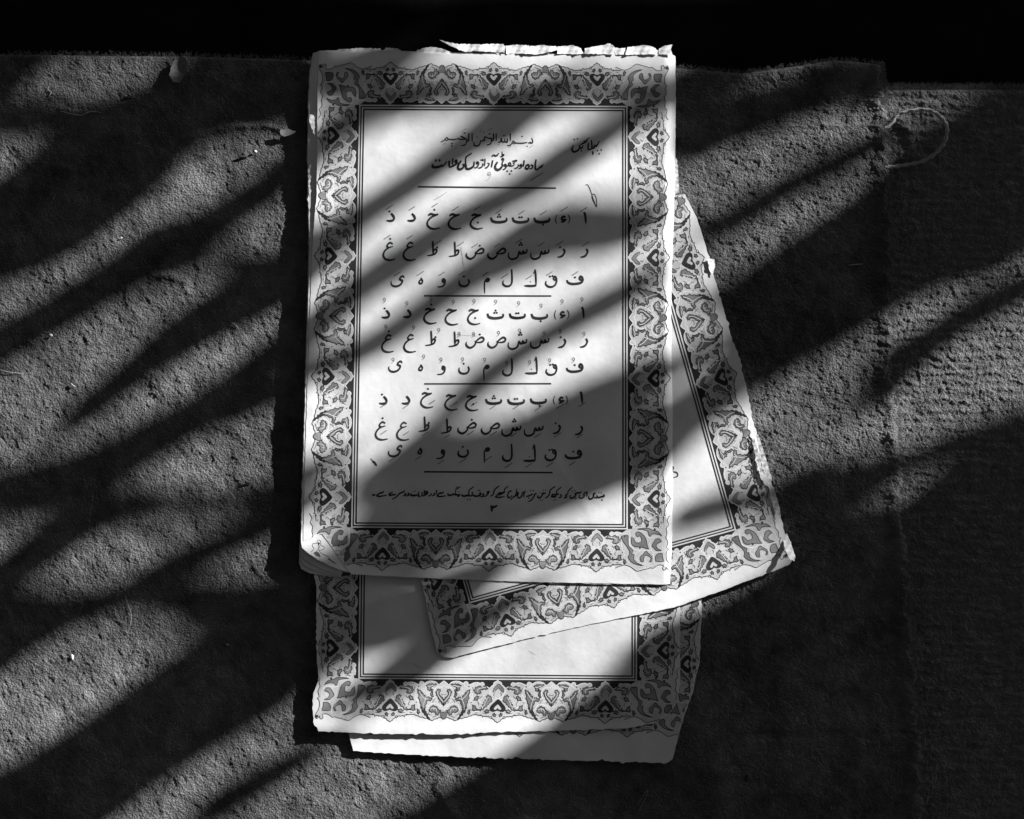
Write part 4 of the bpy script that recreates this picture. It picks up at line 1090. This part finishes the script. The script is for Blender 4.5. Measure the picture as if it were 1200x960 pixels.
# ---------------------------------------------------------------- the plant outside the frame whose leaves shade the pages
PZ, QZ = 0.0066, 0.0042
def gpoint(p):
    x, y = p[0], p[1]
    z = {0: 0.0, 1: PZ, 2: QZ}[p[3] if len(p) > 3 else 0]
    X, Y, Z = world(x, y, z)
    X -= D.x / D.z * Z; Y -= D.y / D.z * Z
    return X, Y
LEAVES = [
 # long leaves over the page and the blanket left of it
 [(60, 514, 8), (103, 478, 22), (141, 450, 24), (187, 413, 32), (234, 381, 42), (281, 353, 46), (330, 328, 46), (430, 250, 28, 1), (480, 217, 26, 1), (527, 184, 28, 1), (560, 160, 32, 1), (600, 136, 50, 1), (640, 108, 40, 1), (690, 80, 16, 1)],
 [(218, 298, 4), (250, 300, 26), (290, 304, 34), (330, 306, 38), (368, 292, 10)],
 [(-30, 575, 50), (0, 572, 54), (50, 564, 62), (100, 554, 64), (140, 537, 50), (179, 513, 40), (230, 486, 38), (281, 452, 36), (337, 406, 34), (424, 337, 32, 1), (475, 302, 34, 1), (521, 272, 32, 1), (557, 247, 30, 1), (611, 222, 30, 1), (651, 196, 36, 1), (687, 170, 34, 1), (726, 148, 26, 1), (775, 118, 10, 1)],
 [(230, 506, 4), (260, 492, 14), (290, 476, 18), (337, 450, 22), (424, 410, 28, 1), (465, 386, 28, 1), (490, 368, 26, 1), (521, 346, 28, 1), (551, 324, 32, 1), (581, 307, 40, 1), (640, 272, 56, 1), (700, 256, 68, 1), (745, 250, 56, 1), (790, 240, 10, 1)],
 [(100, 606, 20), (150, 592, 30), (200, 583, 26), (250, 583, 26), (300, 580, 24), (340, 568, 18), (380, 548, 6)],
 [(-30, 690, 16), (30, 657, 28), (70, 627, 38), (105, 600, 42), (150, 582, 24), (190, 572, 6)],
 [(500, 500, 8, 1), (530, 476, 22, 1), (555, 456, 28, 1), (580, 437, 28, 1), (610, 414, 26, 1), (651, 388, 24, 1), (690, 366, 28, 1), (735, 341, 30, 1), (785, 314, 14, 1)],
 [(120, 708, 8), (169, 685, 24), (205, 664, 26), (230, 649, 26), (266, 633, 24), (307, 616, 24), (335, 602, 20), (365, 586, 6)],
 [(395, 604, 8, 1), (432, 584, 46, 1), (480, 552, 56, 1), (540, 517, 70, 1), (600, 514, 56, 1), (660, 490, 52, 1), (720, 460, 52, 1), (790, 425, 34, 1), (830, 405, 8, 1)],
 [(400, 645, 20, 1), (460, 612, 60, 1), (520, 575, 60, 1), (600, 557, 60, 1), (680, 532, 60, 1), (760, 492, 60, 1), (820, 462, 20, 1)],
 [(410, 668, 16, 1), (480, 640, 46, 1), (540, 618, 46, 1), (600, 596, 44, 1), (650, 580, 40, 1), (710, 556, 36, 1), (780, 525, 40, 1), (830, 500, 10, 1)],
 [(385, 825, 8, 2), (430, 812, 26, 2), (470, 788, 36, 2), (510, 762, 44, 2), (545, 735, 36, 2), (600, 704, 18, 2), (640, 680, 6, 2)],
 [(370, 750, 30, 2), (430, 727, 66, 2), (490, 706, 66, 2), (560, 676, 40, 2), (600, 650, 10, 2)],
 [(-40, 742, 96), (20, 714, 108), (60, 706, 76), (100, 703, 40), (140, 698, 28), (190, 694, 40), (250, 692, 50), (320, 697, 56), (390, 668, 20)],
 [(-40, 962, 90), (30, 945, 108), (77, 925, 110), (138, 888, 110), (179, 859, 106), (220, 830, 108), (256, 806, 110), (307, 775, 110), (350, 750, 110), (420, 705, 50)],
 [(195, 738, 6), (250, 724, 58), (310, 714, 70), (370, 692, 50), (415, 668, 8)],
 [(215, 975, 8), (240, 956, 20), (286, 926, 24), (327, 903, 24), (358, 884, 22), (400, 862, 6)],
 [(430, 990, 30), (500, 968, 56), (580, 933, 74), (650, 902, 96), (720, 862, 116), (790, 812, 116), (860, 778, 100), (930, 745, 104), (1020, 696, 50)],
 [(690, 802, 6), (740, 777, 40), (800, 750, 52), (860, 728, 52), (930, 694, 60), (1000, 652, 60), (1060, 620, 10)],
 # right of the pages
 [(790, 384, 10), (830, 368, 50), (880, 352, 62), (940, 320, 78), (1000, 288, 94), (1060, 252, 100), (1130, 205, 130), (1200, 168, 130), (1300, 118, 120)],
 [(790, 440, 20), (830, 434, 56), (880, 415, 76), (940, 382, 76), (1000, 350, 74), (1060, 315, 72), (1120, 282, 70), (1190, 262, 76), (1280, 222, 40)],
 [(770, 484, 10), (810, 468, 40), (860, 441, 48), (910, 418, 26)],
 [(738, 534, 6), (770, 510, 32), (800, 492, 44), (845, 464, 34), (870, 450, 8)],
 [(745, 642, 6), (775, 624, 24), (810, 608, 28), (850, 597, 30), (890, 600, 12)],
 [(1000, 484, 8), (1028, 458, 30), (1062, 425, 46), (1110, 390, 36), (1156, 357, 30), (1212, 326, 32), (1290, 288, 14)],
 [(850, 622, 16), (895, 598, 52), (950, 578, 56), (990, 556, 60), (1030, 550, 46), (1080, 528, 26), (1122, 514, 26), (1175, 494, 34), (1260, 458, 16)],
 [(890, 662, 24), (960, 640, 62), (1030, 612, 66), (1082, 604, 46), (1122, 582, 46), (1162, 556, 66), (1212, 528, 80), (1290, 488, 30)],
 [(850, 725, 30), (950, 690, 80), (1030, 660, 84), (1110, 630, 84), (1190, 596, 90), (1290, 552, 60)],
 [(610, 990, 50), (740, 930, 110), (840, 872, 120), (940, 822, 120), (1040, 762, 124), (1140, 708, 124), (1280, 640, 80)],
 [(730, 1010, 50), (860, 960, 124), (960, 902, 124), (1060, 852, 124), (1160, 802, 124), (1300, 735, 90)],
 [(930, 1010, 50), (1060, 950, 124), (1160, 902, 124), (1300, 835, 90)],
 [(1100, 1020, 50), (1200, 965, 90), (1310, 905, 80)],
 [(1090, 600, 30), (1150, 640, 60), (1220, 610, 60), (1290, 590, 20)],
 [(795, 290, 6), (830, 269, 28), (880, 246, 28), (930, 214, 28), (990, 186, 26), (1030, 164, 24), (1090, 128, 8)],
 [(755, 198, 8), (800, 164, 50), (850, 137, 54), (895, 122, 50), (939, 108, 46), (985, 100, 38), (1020, 104, 36), (1052, 98, 6)],
 [(750, 135, 14), (810, 105, 54), (860, 78, 50), (905, 50, 40), (960, 26, 40), (1020, 0, 12)],
 [(1062, 134, 8), (1100, 132, 26), (1145, 130, 36), (1195, 118, 56), (1280, 86, 30)],
 [(1180, 112, 8), (1212, 86, 46), (1270, 62, 56), (1320, 40, 12)],
 # upper left
 [(-80, -30, 70), (100, -36, 80), (300, -40, 80), (500, -42, 70), (620, -40, 10)],
 [(560, -36, 40), (700, -38, 76), (900, -34, 80), (1100, -44, 90), (1240, -50, 90), (1400, -60, 40)],
 [(1140, 20, 40), (1240, 10, 90), (1380, -10, 50)],
 [(-60, 35, 40), (100, 28, 56), (250, 20, 60), (420, 12, 50), (500, 5, 10)],
 [(360, 24, 30), (560, 20, 46), (700, 18, 50), (860, 22, 50), (940, 10, 10)],
 [(850, 38, 20), (960, 30, 44), (1040, 50, 56), (1140, 56, 60), (1240, 40, 60)],
 [(1000, 10, 40), (1100, 0, 80), (1240, 10, 60)],
 [(-60, 104, 90), (-5, 90, 74), (28, 76, 40), (56, 62, 8)],
 [(-30, 134, 54), (20, 128, 56), (70, 126, 50), (120, 128, 44), (170, 118, 40), (220, 103, 52), (280, 86, 74), (340, 60, 74), (420, 15, 20)],
 [(-40, 262, 50), (20, 233, 60), (60, 208, 60), (100, 178, 76), (150, 166, 72), (200, 150, 66), (250, 122, 56), (310, 112, 58), (390, 80, 14)],
 [(-40, 306, 60), (40, 272, 76), (100, 240, 78), (150, 208, 70), (195, 178, 56), (235, 150, 30), (275, 125, 12)],
 [(345, 166, 6, 1), (385, 149, 14, 1), (420, 133, 30, 1), (460, 111, 54, 1), (500, 98, 40, 1), (545, 86, 8, 1)],
 [(480, 112, 14, 1), (540, 104, 30, 1), (600, 102, 30, 1), (660, 102, 28, 1), (720, 102, 34, 1), (780, 102, 50, 1), (850, 85, 16, 1)],
 [(335, 118, 10, 1), (375, 100, 44, 1), (430, 75, 50, 1), (480, 52, 44, 1), (530, 25, 16, 1)],
 [(-40, 424, 44), (0, 401, 46), (45, 377, 38), (90, 352, 40), (131, 328, 40), (162, 309, 44), (200, 288, 60), (235, 270, 56), (265, 252, 36), (300, 229, 30), (335, 206, 30), (375, 178, 8)],
]
def make_leaf(pts, t0, droop, parent):
    P_ = [gpoint(p) + ((p[2] + ((13 if p[0] < 345 else 8) if 12 < p[2] else 4)) * S,) for p in pts]
    P_ = catmull(P_, 5)
    n = len(P_)
    V, F = [], []
    for i, (x, y, w_) in enumerate(P_):
        u = i / (n - 1)
        a = P_[max(0, i - 1)]; b = P_[min(n - 1, i + 1)]
        dx, dy = b[0] - a[0], b[1] - a[1]
        l = math.hypot(dx, dy) or 1
        nx_, ny_ = -dy / l, dx / l
        t = t0 + droop * (u - 0.5) * (u - 0.2)
        c = Vector((x, y, 0)) + D * t
        w_ = max(w_, 0.0012)
        for k in (-1, -0.5, 0, 0.5, 1):
            hh = abs(k) * w_ * 0.12
            V.append((c.x + nx_ * w_ * 0.5 * k, c.y + ny_ * w_ * 0.5 * k, c.z + hh))
    m = len(V)
    th = 0.0004
    V += [(x, y, z - th) for x, y, z in V]
    for i in range(n - 1):
        for k in range(4):
            f = (i * 5 + k, i * 5 + k + 1, (i + 1) * 5 + k + 1, (i + 1) * 5 + k)
            F.append(f); F.append(tuple(q + m for q in f[::-1]))
        F.append((i * 5, (i + 1) * 5, (i + 1) * 5 + m, i * 5 + m))
        F.append((i * 5 + 4, i * 5 + 4 + m, (i + 1) * 5 + 4 + m, (i + 1) * 5 + 4))
    F.append((0, m, m + 1, 1)); 
    mk('leaf', V, F, M_LEAF, parent)
    x, y, _ = P_[-1]
    return Vector((x, y, 0)) + D * (t0 + droop * 0.4)
lr = random.Random(21)
plant = empty('leafy_plant', (1.95, 1.15, -0.012))
tag(plant, 'long-leaved plant beyond the right edge of the picture, casting the streaked shade', 'plant')
STEMS = []
for gx_, gy_, t_ in ((1500, -260, 1.9), (1560, 0, 2.1), (1640, 230, 1.8), (1650, 470, 2.0), (1600, 760, 1.9)):
    base = Vector(((gx_ - 600) * S, (480 - gy_) * S, 0)) + D * t_
    STEMS.append(base)
    tube('stem', [(base.x + 0.03, base.y, -0.02, 1.4), (base.x, base.y + 0.01, base.z * 0.4, 1.2), (base.x - 0.01, base.y, base.z * 0.8, 1.0), (base.x, base.y, base.z + 0.12, 0.6)], 0.008, M_STEM, plant, 8)
for pts in LEAVES:
    e = make_leaf(pts, lr.uniform(1.1, 1.45), lr.uniform(-0.05, 0.05), plant)
    q = lr.choice(STEMS) + Vector((0, 0, lr.uniform(-0.15, 0.1)))
    mid = e.lerp(q, 0.5) + Vector((0, 0, 0.08))
    tube('leaf_stalk', [tuple(e), tuple(mid), tuple(q)], 0.00035, M_STEM, plant, 5)
